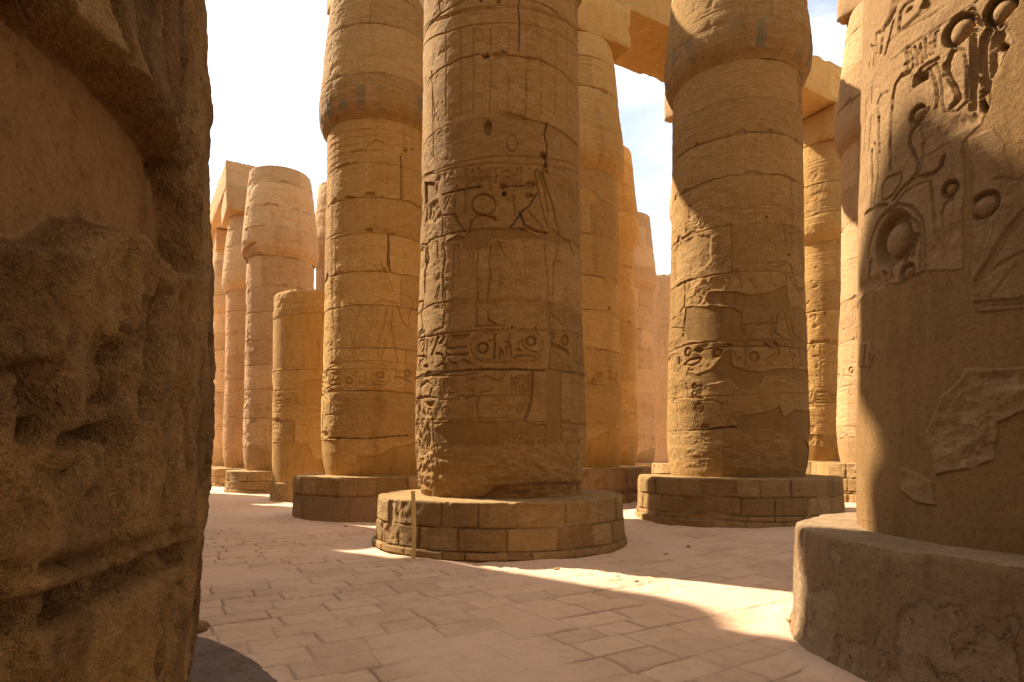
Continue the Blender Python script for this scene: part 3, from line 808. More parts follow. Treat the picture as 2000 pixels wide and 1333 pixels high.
SANDY = [(-2.3, 9.2, .7), (-.9, 8.2, .5), (.6, 7.6, 1.0), (1.9, 6.5, .8), (2.6, 5.1, .55), (3.4, 12.2, 1.6), (1.9, 11.8, 1.2), (2.0, 9.2, .9), (-3.6, 12.8, 1.4), (-6.0, 16.5, 2.2), (-8, 21, 3), (4.5, 10.4, 1.2)]
def build_ground():
    rr = np.concatenate([np.linspace(.05, 1.9, 24), np.exp(np.linspace(math.log(1.95), math.log(34), int(760 * QUAL)))[1:], np.exp(np.linspace(math.log(35), math.log(900), 40))])
    nf = int(1000 * QUAL)
    tf = np.linspace(rad(-43), rad(43), nf)
    tb = np.linspace(rad(43), rad(317), 180)[1:-1]
    T = np.concatenate([tf, tb])
    X = (rr[:, None] * np.sin(T)[None]).astype(np.float32); Y = (rr[:, None] * np.cos(T)[None]).astype(np.float32)
    wx = .012 * fbm(X * 3, Y * 3, 0 * X, 3, 1) + .02 * fbm(X * .8, Y * .8, 0 * X, 2, 2); wy = .012 * fbm(X * 3, Y * 3, 0 * X + 7, 3, 3)
    u = (X + wx) * BH[0] + (Y + wy) * BH[1]; v = (X + wx) * AH[0] + (Y + wy) * AH[1]      # u along the rows of slabs
    rnd = np.random.RandomState(4)
    edges_v = np.cumsum(np.concatenate([[-46.1], rnd.uniform(.295, .35, 300)]))
    iv = np.clip(np.searchsorted(edges_v, v.ravel()) - 1, 0, 298).reshape(v.shape)
    dv = np.minimum(v - edges_v[iv], edges_v[iv + 1] - v)
    NU = 240; SPAN = 46
    eu = np.cumsum(np.concatenate([rnd.uniform(-60.6, -60, (300, 1)), rnd.uniform(.40, .62, (300, NU))], 1), 1)
    iu = np.zeros_like(iv); du = np.zeros_like(dv)
    flat_i, flat_u = iv.ravel(), u.ravel()
    order = np.argsort(flat_i, kind='stable')
    cuts = np.searchsorted(flat_i[order], np.arange(300))
    riu = np.zeros(flat_i.shape, int); rdu = np.zeros(flat_u.shape, np.float32)
    for k in range(299):
        sl = order[cuts[k]:cuts[k + 1]] if k < 298 else order[cuts[k]:]
        if len(sl) == 0: continue
        e = eu[k]; q = np.clip(np.searchsorted(e, flat_u[sl]) - 1, 0, NU - 1)
        riu[sl] = q; rdu[sl] = np.minimum(flat_u[sl] - e[q], e[q + 1] - flat_u[sl])
    iu = riu.reshape(v.shape); du = rdu.reshape(v.shape)
    def h2(i, j, k): return _hash(i.astype(np.int64), j.astype(np.int64), np.zeros(i.shape, np.int64), k)
    tone = h2(iv, iu, 5)
    inside = sstep(45, 42, np.abs(v)) * sstep(52, 48, np.abs(u))
    rag = .5 + .7 * np.clip(fbm(X * 5, Y * 5, 0 * X + 3, 4, 11) + .35, 0, 1.4)
    gap = np.minimum(dv / 1.0, du / 1.15)
    wdt = .0055 * rag + .004
    jm = 1 - sstep(wdt * .5, wdt + .006, gap)
    # some joints are wide open, most silted with sand
    openj = np.clip(fbm(X * 1.3, Y * 1.3, 0 * X + 5, 3, 12) * 1.1 + .52, .22, 1)
    jm = jm * np.clip(openj + .12, 0, 1) * inside
    sand = sstep(.12, .42, fbm(X * .55, Y * .55, 0 * X + 2, 4, 13))
    for (cx, cy, r) in SANDY:
        d = np.hypot(X - cx, Y - cy) / r
        sand = np.maximum(sand, sstep(1.15, .55, d + .35 * fbm(X * 2.2, Y * 2.2, 0 * X, 4, 14)))
    ring = np.zeros_like(X)
    for k, p in POS.items():
        if k == 'left': continue
        d = np.hypot(X - p[0], Y - p[1]) - (1.45 if k == 'stub' else 2.03)
        ring = np.maximum(ring, np.exp(-(np.clip(d, -.3, 9) / .16) ** 2) * (.7 + .6 * fbm(X * 2.1, Y * 2.1, 0 * X, 3, 15)))
    sand = np.clip(np.maximum(sand, sstep(.25, .7, ring)), 0, 1)
    far = sstep(9, 20, rr)[:, None]
    sand = np.clip(np.maximum(sand, far * .55), 0, 1)
    jm = jm * (1 - .85 * sand)
    z = ground_z(X, Y)
    z = z + .035 * ring + .012 * fbm(X * .5, Y * .5, 0 * X, 2, 16)
    tilt = (h2(iv, iu, 6) - .5) * .014 + (h2(iv, iu, 7) - .5) * .016 * (du - .2) + (h2(iv, iu, 8) - .5) * .02 * dv
    z = z + (tilt * inside + .0022 * fbm(X * 9, Y * 9, 0 * X, 3, 17)) * (1 - sand)
    brk = np.clip(fbm(X * 2.4, Y * 2.4, 0 * X + 9, 4, 18) - .30, 0, 1)
    z = z - .013 * jm - .05 * brk * np.exp(-(gap / .05) ** 2) * (1 - sand)
    z = z + sand * (.006 + .010 * fbm(X * 1.9, Y * 1.9, 0 * X, 4, 19) + .004 * fbm(X * 9, Y * 9, 0 * X, 3, 20))
    # broken edge of slabs in the sunlit strip
    for (cx, cy) in ((.2, 7.85), (1.0, 7.35), (1.55, 6.75)):
        d = np.hypot((X - cx), (Y - cy))
        z = z + .016 * np.exp(-(d / .35) ** 2) * np.sign(fbm(X * 6, Y * 6, 0 * X, 3, 21)) * sstep(0, .2, np.abs(fbm(X * 6, Y * 6, 0 * X, 3, 21)))
    V = np.stack([X, Y, z], -1).reshape(-1, 3)
    F = grid_faces(len(rr), len(T), True)
    dirt = np.clip(jm * 1.0 + .8 * brk * np.exp(-(gap / .03) ** 2), 0, 1)
    o = mesh_np('paved_ground', V, F, M_PAVE, None, {'surf': np.stack([sand, tone, dirt, 0 * X + 1], -1).reshape(-1, 4)})
    o['kind'] = 'structure'
build_ground()

# ------------------------------------------------------------------ the column in the middle of the picture
def carve_centre(s):
    s.gain = 1.12; s.soft = .55
    band_from_trace(s, K1)
    o = tr(s, K1, [(1000, 320)])[0]
    stamp_band(s, o[0], o[1]); stamp_band(s, o[0] + 3.2, o[1]); stamp_band(s, o[0] - 3.2, o[1])
    L(s, K1, [(45, 232), (200, 198), (420, 165), (700, 138), (1000, 124), (1300, 128), (1650, 158), (1860, 200)], .013, .018)
    L(s, K1, [(40, 640), (270, 602), (500, 566), (860, 545), (1300, 550), (1650, 572), (1860, 605)], .018, .024)
    L(s, K1, [(40, 668), (250, 618), (560, 604), (700, 580)], .012, .014)
    # signs at the sunlit edge and on the left
    OVAL(s, K1, (120, 302), 26, 64, .018, .026); L(s, K1, [(78, 410), (162, 410)], .022, .03); L(s, K1, [(108, 420), (110, 545)], .02, .03); L(s, K1, [(64, 235), (64, 470)], .016, .025); L(s, K1, [(176, 238), (178, 430)], .016, .025)
    for c in ((172, 512), (62, 540)): HOLE(s, K1, c, 26, 22, .05)
    L(s, K1, [(290, 210), (265, 280), (235, 382)], .026, .035); L(s, K1, [(370, 205), (310, 268)], .022, .03); L(s, K1, [(280, 376), (340, 392), (365, 450)], .02, .028); L(s, K1, [(298, 512), (345, 480), (372, 500)], .018, .026)
    for c in ((1068, 103), (1310, 108)): HOLE(s, K1, c, 13, 12, .07)
    # lower frieze
    for a in ((1100, 600, 800), (1205, 600, 800)):
        q0 = tr(s, K1, [(a[0] - 38, a[2])])[0]; q1 = tr(s, K1, [(a[0] + 40, a[1])])[0]
        text_block(s, q0[0], q1[0], q0[1], q1[1], 1, .012, .017, int(a[0]))
    for a in ((355, 645, 800), (450, 640, 830)):
        q0 = tr(s, K1, [(a[0] - 33, a[2])])[0]; q1 = tr(s, K1, [(a[0] + 33, a[1])])[0]
        text_block(s, q0[0], q1[0], q0[1], q1[1], 1, .012, .012, int(a[0]))
    L(s, K1, [(640, 652), (800, 615), (870, 652), (920, 662), (980, 610)], .014, .012); L(s, K1, [(730, 782), (840, 772), (860, 740)], .014, .012)
    L(s, K1, [(720, 826), (1000, 815), (1245, 820)], .014, .014); L(s, K1, [(330, 862), (500, 852)], .014, .012)
    L(s, K1, [(485, 870), (500, 832), (530, 818), (565, 824), (592, 856), (620, 822), (660, 812), (700, 826), (718, 856), (695, 888), (704, 1000), (716, 1110)], .016, .016)
    for c in ((880, 955), (1000, 950), (1140, 950), (375, 980), (1600, 955), (1735, 955)): OVAL(s, K1, c, 38, 40, .012, .012)
    for x in (830, 940, 1060, 1220, 1650): L(s, K1, [(x, 905), (x + 4, 1010)], .011, .010)
    L(s, K1, [(505, 1190), (570, 1143), (640, 1150), (722, 1190)], .018, .018); L(s, K1, [(560, 1200), (600, 1168), (650, 1195)], .016, .016)
    OVAL(s, K1, (1360, 1172), 62, 38, .03, .035); L(s, K1, [(1270, 1190), (1300, 1140), (1400, 1118), (1440, 1160)], .018, .02)
    L(s, K1, [(60, 1075), (400, 1068), (900, 1050), (1200, 1062)], .012, .012)
    L(s, K1, [(1285, 570), (1281, 700), (1266, 880), (1222, 1010), (1170, 1110), (1108, 1215)], .020, .034, .55, 1.4)
    L(s, K1, [(1600, 690), (1850, 712)], .012, .012); L(s, K1, [(1750, 720), (1750, 790), (1800, 800)], .012, .012); L(s, K1, [(1640, 830), (1700, 880), (1800, 880)], .013, .013); L(s, K1, [(1800, 600), (1805, 800)], .012, .012)
    # sunlit flank
    L(s, K1, [(115, 722), (190, 665), (242, 722), (210, 830), (150, 832)], .018, .026); FILL(s, K1, [(148, 885), (272, 872), (232, 940), (182, 932)], .03); OVAL(s, K1, (205, 992), 24, 38, .018, .026)
    L(s, K1, [(40, 850), (280, 835)], .014, .02); L(s, K1, [(240, 1000), (250, 1300)], .016, .02)
    s.rough([s.px(800, 785), s.px(822, 770), s.px(838, 800), s.px(842, 870), s.px(835, 940), s.px(800, 960)], .05, 8, .03, .7)
    DISC(s, K1, (100, 1225), 48, .05)
    # feathers at the foot of the frieze
    for x in range(90, 1800, 62):
        L(s, K1, [(x, 1260), (x + 14, 1400), (x + 4, 1560)], .013, .012)
    # the standing figures
    for p in ([(60, 192), (120, 155), (200, 122), (330, 76), (520, 36), (800, 22), (1000, 42), (1200, 92)], [(60, 215), (200, 142), (420, 92), (800, 80), (1000, 100), (1220, 150)]): L(s, K2, p, .013, .012)
    for a, b in ((415, 490), (500, 575), (585, 655), (675, 735), (745, 805)):
        q0 = tr(s, K2, [(a, 268)])[0]; q1 = tr(s, K2, [(b, 102)])[0]
        text_block(s, q0[0], q1[0], q0[1], q1[1], 1, .012, .014, a)
    q0 = tr(s, K2, [(255, 240)])[0]; q1 = tr(s, K2, [(395, 130)])[0]; text_block(s, q0[0], q1[0], q0[1], q1[1], 2, .011, .010, 3)
    q0 = tr(s, K2, [(1060, 420)])[0]; q1 = tr(s, K2, [(1210, 290)])[0]; text_block(s, q0[0], q1[0], q0[1], q1[1], 3, .010, .009, 8)
    OVAL(s, K2, (535, 372), 86, 76, .017, .022)
    P = [([(430, 562), (448, 495), (482, 458), (520, 446), (600, 462), (620, 480)], .018, .022), ([(535, 450), (590, 470), (620, 462)], .014, .016), ([(405, 120), (402, 410)], .012, .012),
         ([(260, 402), (295, 312), (345, 232)], .014, .013), ([(330, 250), (322, 460), (350, 495), (388, 548), (412, 592)], .014, .013), ([(240, 450), (330, 440), (345, 470)], .012, .012), ([(245, 450), (240, 600)], .012, .011),
         ([(970, 640), (982, 780), (1000, 950), (996, 1100), (990, 1212)], .014, .018), ([(1062, 650), (1040, 800), (1036, 980), (1028, 1160), (1105, 1242)], .016, .020), ([(1075, 660), (1056, 722), (1062, 772), (1110, 800)], .015, .018),
         ([(905, 125), (912, 182), (960, 400), (1002, 540)], .014, .017), ([(955, 128), (985, 222), (1022, 322), (1062, 502)], .016, .022), ([(905, 126), (920, 114), (936, 140), (975, 260), (1000, 420)], .013, .015), ([(952, 130), (966, 118), (986, 130)], .014, .015),
         ([(800, 432), (832, 522), (902, 556), (992, 576)], .022, .030), ([(790, 542), (900, 592), (962, 612)], .016, .02), ([(750, 300), (760, 455)], .012, .012), ([(860, 420), (962, 542)], .012, .012), ([(1060, 500), (1085, 590)], .016, .02),
         ([(582, 660), (570, 780), (586, 880), (556, 1050), (566, 1202), (622, 1238)], .014, .018), ([(492, 700), (480, 850), (490, 1050), (475, 1250)], .013, .017), ([(350, 660), (350, 900)], .011, .012), ([(320, 660), (310, 980), (290, 1280)], .012, .014), ([(430, 720), (432, 910)], .011, .012), ([(455, 720), (458, 900)], .011, .012),
         ([(642, 640), (682, 730), (742, 802)], .013, .014), ([(250, 682), (262, 760), (236, 900), (262, 1050), (242, 1262)], .013, .017), ([(205, 640), (205, 760)], .011, .012), ([(240, 650), (250, 680)], .012, .014), ([(770, 660), (760, 1000)], .010, .009), ([(830, 660), (835, 1000)], .010, .010),
         ([(180, 1280), (240, 1262)], .013, .015), ([(480, 1250), (680, 1245)], .012, .013), ([(1110, 1160), (1160, 1290), (1230, 1240), (1235, 1180)], .012, .012)]
    for p, w, d in P: L(s, K2, p, w * 1.05, d * 1.45)
    for (a, b, c, d) in ((850, 930, 700, 1020), (625, 705, 870, 1020), (160, 245, 940, 1060), (780, 830, 900, 1010), (1090, 1180, 900, 1010)):
        q0 = tr(s, K2, [(a, d)])[0]; q1 = tr(s, K2, [(b, c)])[0]; text_block(s, q0[0], q1[0], q0[1], q1[1], 1, .012, .012, a, False)
    # sunlit edge figures
    L(s, K2, [(52, 700), (90, 660), (130, 660), (135, 760), (105, 860), (110, 1000)], .022, .03); L(s, K2, [(120, 690), (112, 980)], .022, .035); L(s, K2, [(60, 1080), (100, 1070), (85, 1180), (95, 1270), (45, 1330)], .02, .03); L(s, K2, [(100, 250), (60, 560)], .016, .022)
    L(s, K2, [(100, 370), (120, 370), (80, 560)], .016, .02); L(s, K2, [(60, 185), (165, 140)], .02, .03)
    q0 = tr(s, K2, [(62, 400)])[0]; q1 = tr(s, K2, [(92, 255)])[0]; text_block(s, q0[0], q1[0], q0[1], q1[1], 1, .014, .02, 5, False)
    # upper panels
    for y in (38, 50, 128): L(s, K3, [(110, y + 130), (250, y + 45), (460, y), (640, y), (800, y + 45), (925, y + 130)], .012, .016)
    for x in (245, 320, 385, 472, 568, 660, 738, 812, 875): L(s, K3, [(x, 150), (x, 400), (x - 4, 600)], .012, .015)
    for x in (110, 122, 172): L(s, K3, [(x, 380), (x + 4, 820)], .012, .015)
    L(s, K3, [(168, 370), (185, 600), (175, 640)], .012, .018)
    OVAL(s, K3, (585, 748), 28, 42, .013, .014)
    L(s, K3, [(622, -20), (618, 60), (625, 130), (620, 265)],   .012, .022, 3.2, .3); L(s, K3, [(770, 640), (755, 690), (768, 760), (762, 850), (770, 900)], .014, .03, 3., .35)
    for c, rx, ry in (((447, 293), 24, 19), ((458, 667), 26, 40), ((748, 812), 20, 20), ((762, 862), 14, 14), ((545, 1005), 16, 14), ((515, 10), 12, 10), ((425, 5), 10, 9)): HOLE(s, K3, c, rx, ry, .06)
    for c, rx, ry in (((872, 225), 42, 30), ((865, 305), 40, 24), ((683, 290), 22, 18), ((675, 232), 32, 22)): HOLE(s, K2, c, rx, ry, .045)
    L(s, K2, [(922, 288), (872, 370), (802, 432), (762, 492), (728, 532)], .013, .024, 2.6, .4); L(s, K2, [(240, 300), (380, 262), (512, 240)], .014, .024, 2.8, .4); L(s, K2, [(660, 240), (830, 235)], .012, .022, 2.8, .4)
    L(s, K2, [(1080, 600), (1150, 650), (1182, 735)], .016, .03, 1.5, .7); L(s, K2, [(1225, 540), (1250, 580), (1255, 700)], .018, .025, 1.5, .7)
    # erosion below the shins, soft scoop
    s.rough(tr(s, K2, [(480, 1065), (700, 1050), (1000, 1060), (960, 1180), (800, 1120), (640, 1160), (500, 1150)]), .02, 5, .05, 2., -.9)
    # mortar repairs
    s.plaster(tr(s, K2, [(440, 562), (530, 540), (610, 550), (700, 535), (790, 545), (930, 605), (990, 575), (1030, 540), (1085, 590), (1150, 650), (1060, 665), (940, 625), (750, 628), (600, 622), (545, 680), (430, 716), (385, 700), (380, 640), (260, 645), (350, 588), (395, 605)]), -.006, .02)
    s.plaster(tr(s, K2, [(108, 215), (180, 212), (188, 330), (115, 372)]), -.03, .03)
    s.rough(tr(s, K2, [(120, 380), (210, 350), (250, 450), (190, 510), (115, 500)]), .03, 10, .03)
    s.rough(tr(s, K2, [(150, 190), (215, 190), (210, 330), (185, 330)]), .02, 10, .03)
    s.plaster(tr(s, K1, [(1418, 535), (1442, 508), (1482, 540), (1582, 556), (1586, 700), (1578, 1000), (1582, 1290), (1520, 1312), (1450, 1250), (1420, 1100), (1408, 850)]), -.012, .008)
    s.plaster([s.px(846, 838), s.px(880, 824), s.px(960, 826), s.px(1020, 820), s.px(1068, 836), s.px(1066, 856), s.px(1000, 852), s.px(960, 872), s.px(905, 868), s.px(856, 862)], -.004, .05)
    s.rough([s.px(1090, 838), s.px(1150, 840), s.px(1150, 856), s.px(1100, 852)], .03, 8, .03, 1, -.8)
    # the eroded foot
    lo = [s.px(800, 900), s.px(850, 870), s.px(930, 872), s.px(1000, 858), s.px(1080, 865), s.px(1150, 858)]
    s.rough([(-3, lo[0][1])] + lo + [(3, lo[-1][1]), (3, .5), (-3, .5)], .030, 5.5, .08, 1.7, -.30)
    s.rough([s.px(930, 975), s.px(980, 950), s.px(1060, 945), s.px(1140, 938), s.px(1150, 985), s.px(930, 990)], .05, 3, .06, 2.5, -1.1)
    s.rough([s.px(800, 905), s.px(850, 905), s.px(855, 960), s.px(800, 965)], .045, 7, .04, 1.2, .1)
def js(key, ys, x):
    c = POS[key]; d = np.hypot(*c) - 1.32
    cosv = c[1] / np.hypot(*c)
    return [EYE + (HORIZON - y) / FPX * d * cosv for y in ys]
HALL = 'tall carved columns of the hall'
column('centre', 'brown carved column in the middle, whole oval of signs, wooden stake beside its round plinth', M_STONE, 11, hp=.79, dv=.0105, du=.0105, hvis=8.75, relief=False, custom=carve_centre,
       joints=js('centre', [-15, 100, 225, 446, 583, 722, 824], 980), aba=True, plinth_kw=dict(du=.014, dv=.011, courses=(.02, .13, .44)), capkw=dict(dv=.05, du=.05), lw=.011)

# ------------------------------------------------------------------ the column to its right, partly sunlit
def carve_right(s):
    s.gain = 1.12; s.soft = .55
    h = s.px(1450, 697)[1]
    um = s.Rm * 1.95
    L(s, K4, [(60, 232), (90, 212), (250, 152), (420, 130), (700, 125), (1000, 115), (1366, 140)], .018, .022)
    DISC(s, K4, (245, 222), 42, .055); DISC(s, K4, (508, 228), 42, .05); DISC(s, K4, (838, 262), 46, .04)
    OVAL(s, K4, (135, 320), 50, 84, .018, .024)
    for p in ([(100, 262), (95, 380)], [(120, 330), (125, 392)], [(150, 250), (140, 370)], [(165, 270), (162, 380)]): L(s, K4, p, .02, .03)
    FILL(s, K4, [(305, 195), (340, 175), (390, 200), (352, 236), (318, 222)], .045)
    L(s, K4, [(205, 335), (258, 290), (360, 270), (345, 310), (280, 342), (205, 335)], .022, .035); L(s, K4, [(245, 385), (265, 345), (300, 385), (245, 385)], .016, .02)
    L(s, K4, [(760, 190), (760, 332)], .016, .02); L(s, K4, [(745, 180), (770, 200), (812, 198)], .016, .02); L(s, K4, [(655, 215), (665, 250)], .02, .02); L(s, K4, [(690, 260), (685, 310), (720, 265)], .016, .02)
    L(s, K4, [(938, 142), (1012, 200)], .03, .04); L(s, K4, [(1030, 142), (1056, 200), (1052, 262)], .032, .04); L(s, K4, [(1052, 210), (1010, 180)], .02, .03); L(s, K4, [(945, 302), (985, 262), (1042, 240)], .026, .034); L(s, K4, [(1000, 300), (1095, 305)], .014, .018)
    for x in (980, 1115, 1255, 1325): L(s, K4, [(x - 26, 352), (x - 14, 330), (x + 2, 324), (x + 18, 334), (x + 28, 352)], .022, .03)
    L(s, K4, [(1115, 145), (1115, 312)], .016, .022); L(s, K4, [(1255, 145), (1255, 312)], .016, .022); OVAL(s, K4, (1184, 188), 30, 48, .018, .026); L(s, K4, [(1142, 256), (1222, 256)], .02, .03); L(s, K4, [(1185, 265), (1190, 362)], .02, .028)
    for p in ([(1308, 165), (1300, 218)], [(1334, 165), (1326, 218)], [(1298, 260), (1338, 302)], [(1355, 230), (1360, 300)]): L(s, K4, p, .02, .03)
    # lower frieze
    for c, r in (((298, 528), 26), ((342, 540), 24), ((300, 592), 30), ((345, 580), 18)): DISC(s, K4, c, r, .03)
    OVAL(s, K4, (345, 720), 38, 42, .02, .026); OVAL(s, K4, (340, 715), 16, 20, .016, .02); L(s, K4, [(268, 628), (380, 636)], .02, .03); L(s, K4, [(60, 655), (400, 620), (600, 612), (1100, 598), (1366, 600)], .014, .014)
    for k in range(8): L(s, K4, [(165 + k * 20, 650 + k * 3), (205 + k * 20, 910)], .012, .011)
    for a in (75, 120): 
        q0 = tr(s, K4, [(a - 12, 690)])[0]; q1 = tr(s, K4, [(a + 26, 500)])[0]; text_block(s, q0[0], q1[0], q0[1], q1[1], 1, .014, .02, a)
    L(s, K4, [(170, 500), (225, 475), (240, 620)], .013, .014); L(s, K4, [(150, 520), (150, 900)], .012, .012)
    L(s, K4, [(340, 660), (480, 655), (560, 690), (540, 740)], .015, .014); L(s, K4, [(800, 650), (900, 625), (960, 640)], .015, .015); L(s, K4, [(1060, 420), (1058, 700)], .013, .014); L(s, K4, [(1125, 610), (1125, 590), (1190, 590), (1205, 740)], .015, .015); L(s, K4, [(1210, 600), (1240, 600), (1235, 730)], .014, .014)
    for a in (940, 1000, 1100, 1160):
        q0 = tr(s, K4, [(a, 580)])[0]; q1 = tr(s, K4, [(a + 45, 430)])[0]; text_block(s, q0[0], q1[0], q0[1], q1[1], 1, .012, .012, a, False)
    # figures
    P = [([(700, 1192), (705, 1090), (900, 1085), (932, 1112)], .014, .016), ([(960, 760), (945, 920), (936, 1050), (935, 1202)], .015, .020), ([(992, 970), (972, 1090), (960, 1162), (1022, 1206)], .016, .020), ([(1060, 700), (1062, 780), (1082, 920), (1096, 1050), (1116, 1162), (1172, 1212)], .016, .022), ([(1032, 970), (1062, 1080), (1092, 1192)], .015, .018),
         ([(1052, 640), (1056, 760)], .013, .015), ([(1060, 580), (1100, 590), (1112, 650), (1142, 760), (1182, 842)], .015, .02), ([(1080, 680), (1112, 742), (1152, 822)], .014, .018), ([(900, 578), (1000, 565), (1062, 572)], .015, .018), ([(898, 602), (990, 612), (1052, 592)], .013, .015), ([(920, 640), (925, 740), (960, 760)], .012, .013),
         ([(930, 160), (960, 242), (1000, 332), (1020, 432)], .013, .015), ([(985, 150), (1032, 272), (1062, 442)], .014, .018), ([(932, 160), (985, 150)], .012, .013), ([(960, 420), (992, 562)], .012, .012), ([(510, 622), (532, 560), (566, 510)], .014, .017), ([(550, 680), (592, 742), (550, 802)], .013, .014), ([(662, 680), (682, 782), (652, 900)], .013, .015), ([(740, 700), (800, 792), (852, 822)], .013, .014), ([(520, 680), (520, 800)], .011, .011),
         ([(205, 740), (205, 940), (165, 990)], .016, .022), ([(205, 515), (255, 590), (250, 680), (165, 722)], .015, .016), ([(130, 0), (135, 160)], .013, .02), ([(215, 0), (212, 330)], .013, .016), ([(245, 0), (245, 90)], .013, .016), ([(505, 125), (760, 95), (1000, 95), (1200, 140)], .013, .012), ([(490, 150), (1000, 130), (1240, 190)], .012, .010), ([(1215, 30), (1212, 110), (1255, 240)], .013, .014), ([(1180, 320), (1185, 560), (1225, 660)], .013, .015), ([(940, 790), (1010, 740), (1050, 760)], .012, .012), ([(80, 780), (90, 1290)], .013, .016), ([(100, 1120), (195, 1125), (190, 1190)], .015, .02)]
    for p, w, d in P: L(s, K5, p, w * 1.05, d * 1.4)
    for (a, b, c, d) in ((655, 720, 165, 235), (735, 800, 160, 235), (820, 890, 160, 235), (1060, 1160, 180, 240), (720, 800, 380, 460), (820, 880, 300, 400), (1120, 1170, 280, 420)):
        q0 = tr(s, K5, [(a, d)])[0]; q1 = tr(s, K5, [(b, c)])[0]; text_block(s, q0[0], q1[0], q0[1], q1[1], 2, .011, .010, a)
    for hh in (5.95, 6.6, 7.6, 8.25, 8.4, 8.55): s.line([(u, hh) for u in np.linspace(-um, um, 40)], .012, .009, 1.2)
    for k in range(16): s.line([(-um + (k + .5) * um / 8, 6.0), (-um + (k + .5) * um / 8, 7.6)], .011, .009)
    for c in ((1082, 503), (1190, 792), (890, 190), (245, 100)): HOLE(s, K5, c, 13, 12, .06)
    HOLE(s, K4, (395, 888), 46, 26, .05); L(s, K4, [(430, 912), (560, 900), (690, 890), (772, 882)], .022, .03, 2, .8)
    # pitted, rough and mortared parts
    s.rough(tr(s, K5, [(230, 95), (310, 40), (430, 20), (440, 130), (410, 290), (300, 300), (230, 200)]), .022, 13, .03, 1.2, -.7)
    s.rough(tr(s, K5, [(218, 752), (300, 700), (372, 690), (375, 900), (290, 930), (218, 900)]), .028, 8, .03, 1., .2)
    s.rough(tr(s, K5, [(110, 470), (260, 350), (420, 330), (420, 560), (300, 680), (120, 740)]), .022, 3.2, .06, 1, -.6)
    s.plaster(tr(s, K5, [(400, 822), (600, 816), (750, 842), (925, 822), (1060, 760), (1080, 990), (820, 990), (600, 945), (420, 935), (380, 900)]), -.014, .02)
    s.plaster(tr(s, K5, [(210, 945), (420, 940), (600, 950), (690, 1000), (690, 1215), (560, 1245), (400, 1240), (240, 1235), (200, 1130)]), -.004, .03)
    s.plaster(tr(s, K4, [(640, 280), (652, 345), (760, 382), (900, 398), (1000, 372), (1366, 388), (1366, 560), (1210, 470), (1100, 440), (930, 430), (900, 500), (800, 560), (700, 555), (615, 470), (500, 500), (390, 520), (345, 470), (230, 440), (235, 400), (330, 420), (450, 370), (540, 280), (560, 240), (640, 190)]), -.008, .022)
    s.plaster(tr(s, K4, [(600, 760), (700, 790), (780, 780), (900, 772), (1050, 722), (1060, 690), (1100, 812), (1200, 742), (1366, 752), (1366, 960), (1290, 990), (1366, 1110), (1366, 1270), (1180, 1270), (1192, 960), (1100, 932), (900, 918), (700, 905), (680, 880)]), -.012, .02)
    s.rough(tr(s, K4, [(50, 935), (600, 925), (1150, 935), (1180, 990), (1180, 1250), (50, 1290)]), .016, 7, .03, 1.6, -.3)
    s.rough(tr(s, K4, [(600, 740), (760, 765), (760, 860), (690, 880), (620, 800)]), .03, 6, .04, 2.6, -.9)
column('right', 'half-sunlit column with chipped painted bulge, large mortar patches under its band of signs', M_STONE, 23, hp=.99, dv=.0135, du=.0135, relief=False, custom=carve_right,
       joints=js('right', [191, 259, 341, 437, 531, 597, 678, 839], 1444), paint=.75, aba=True, plinth_kw=dict(du=.017, dv=.014, courses=(.24, .34, .66)), capkw=dict(dv=.017, du=.017, joints=[9.42, 10.6, 11.4]), lw=.013)

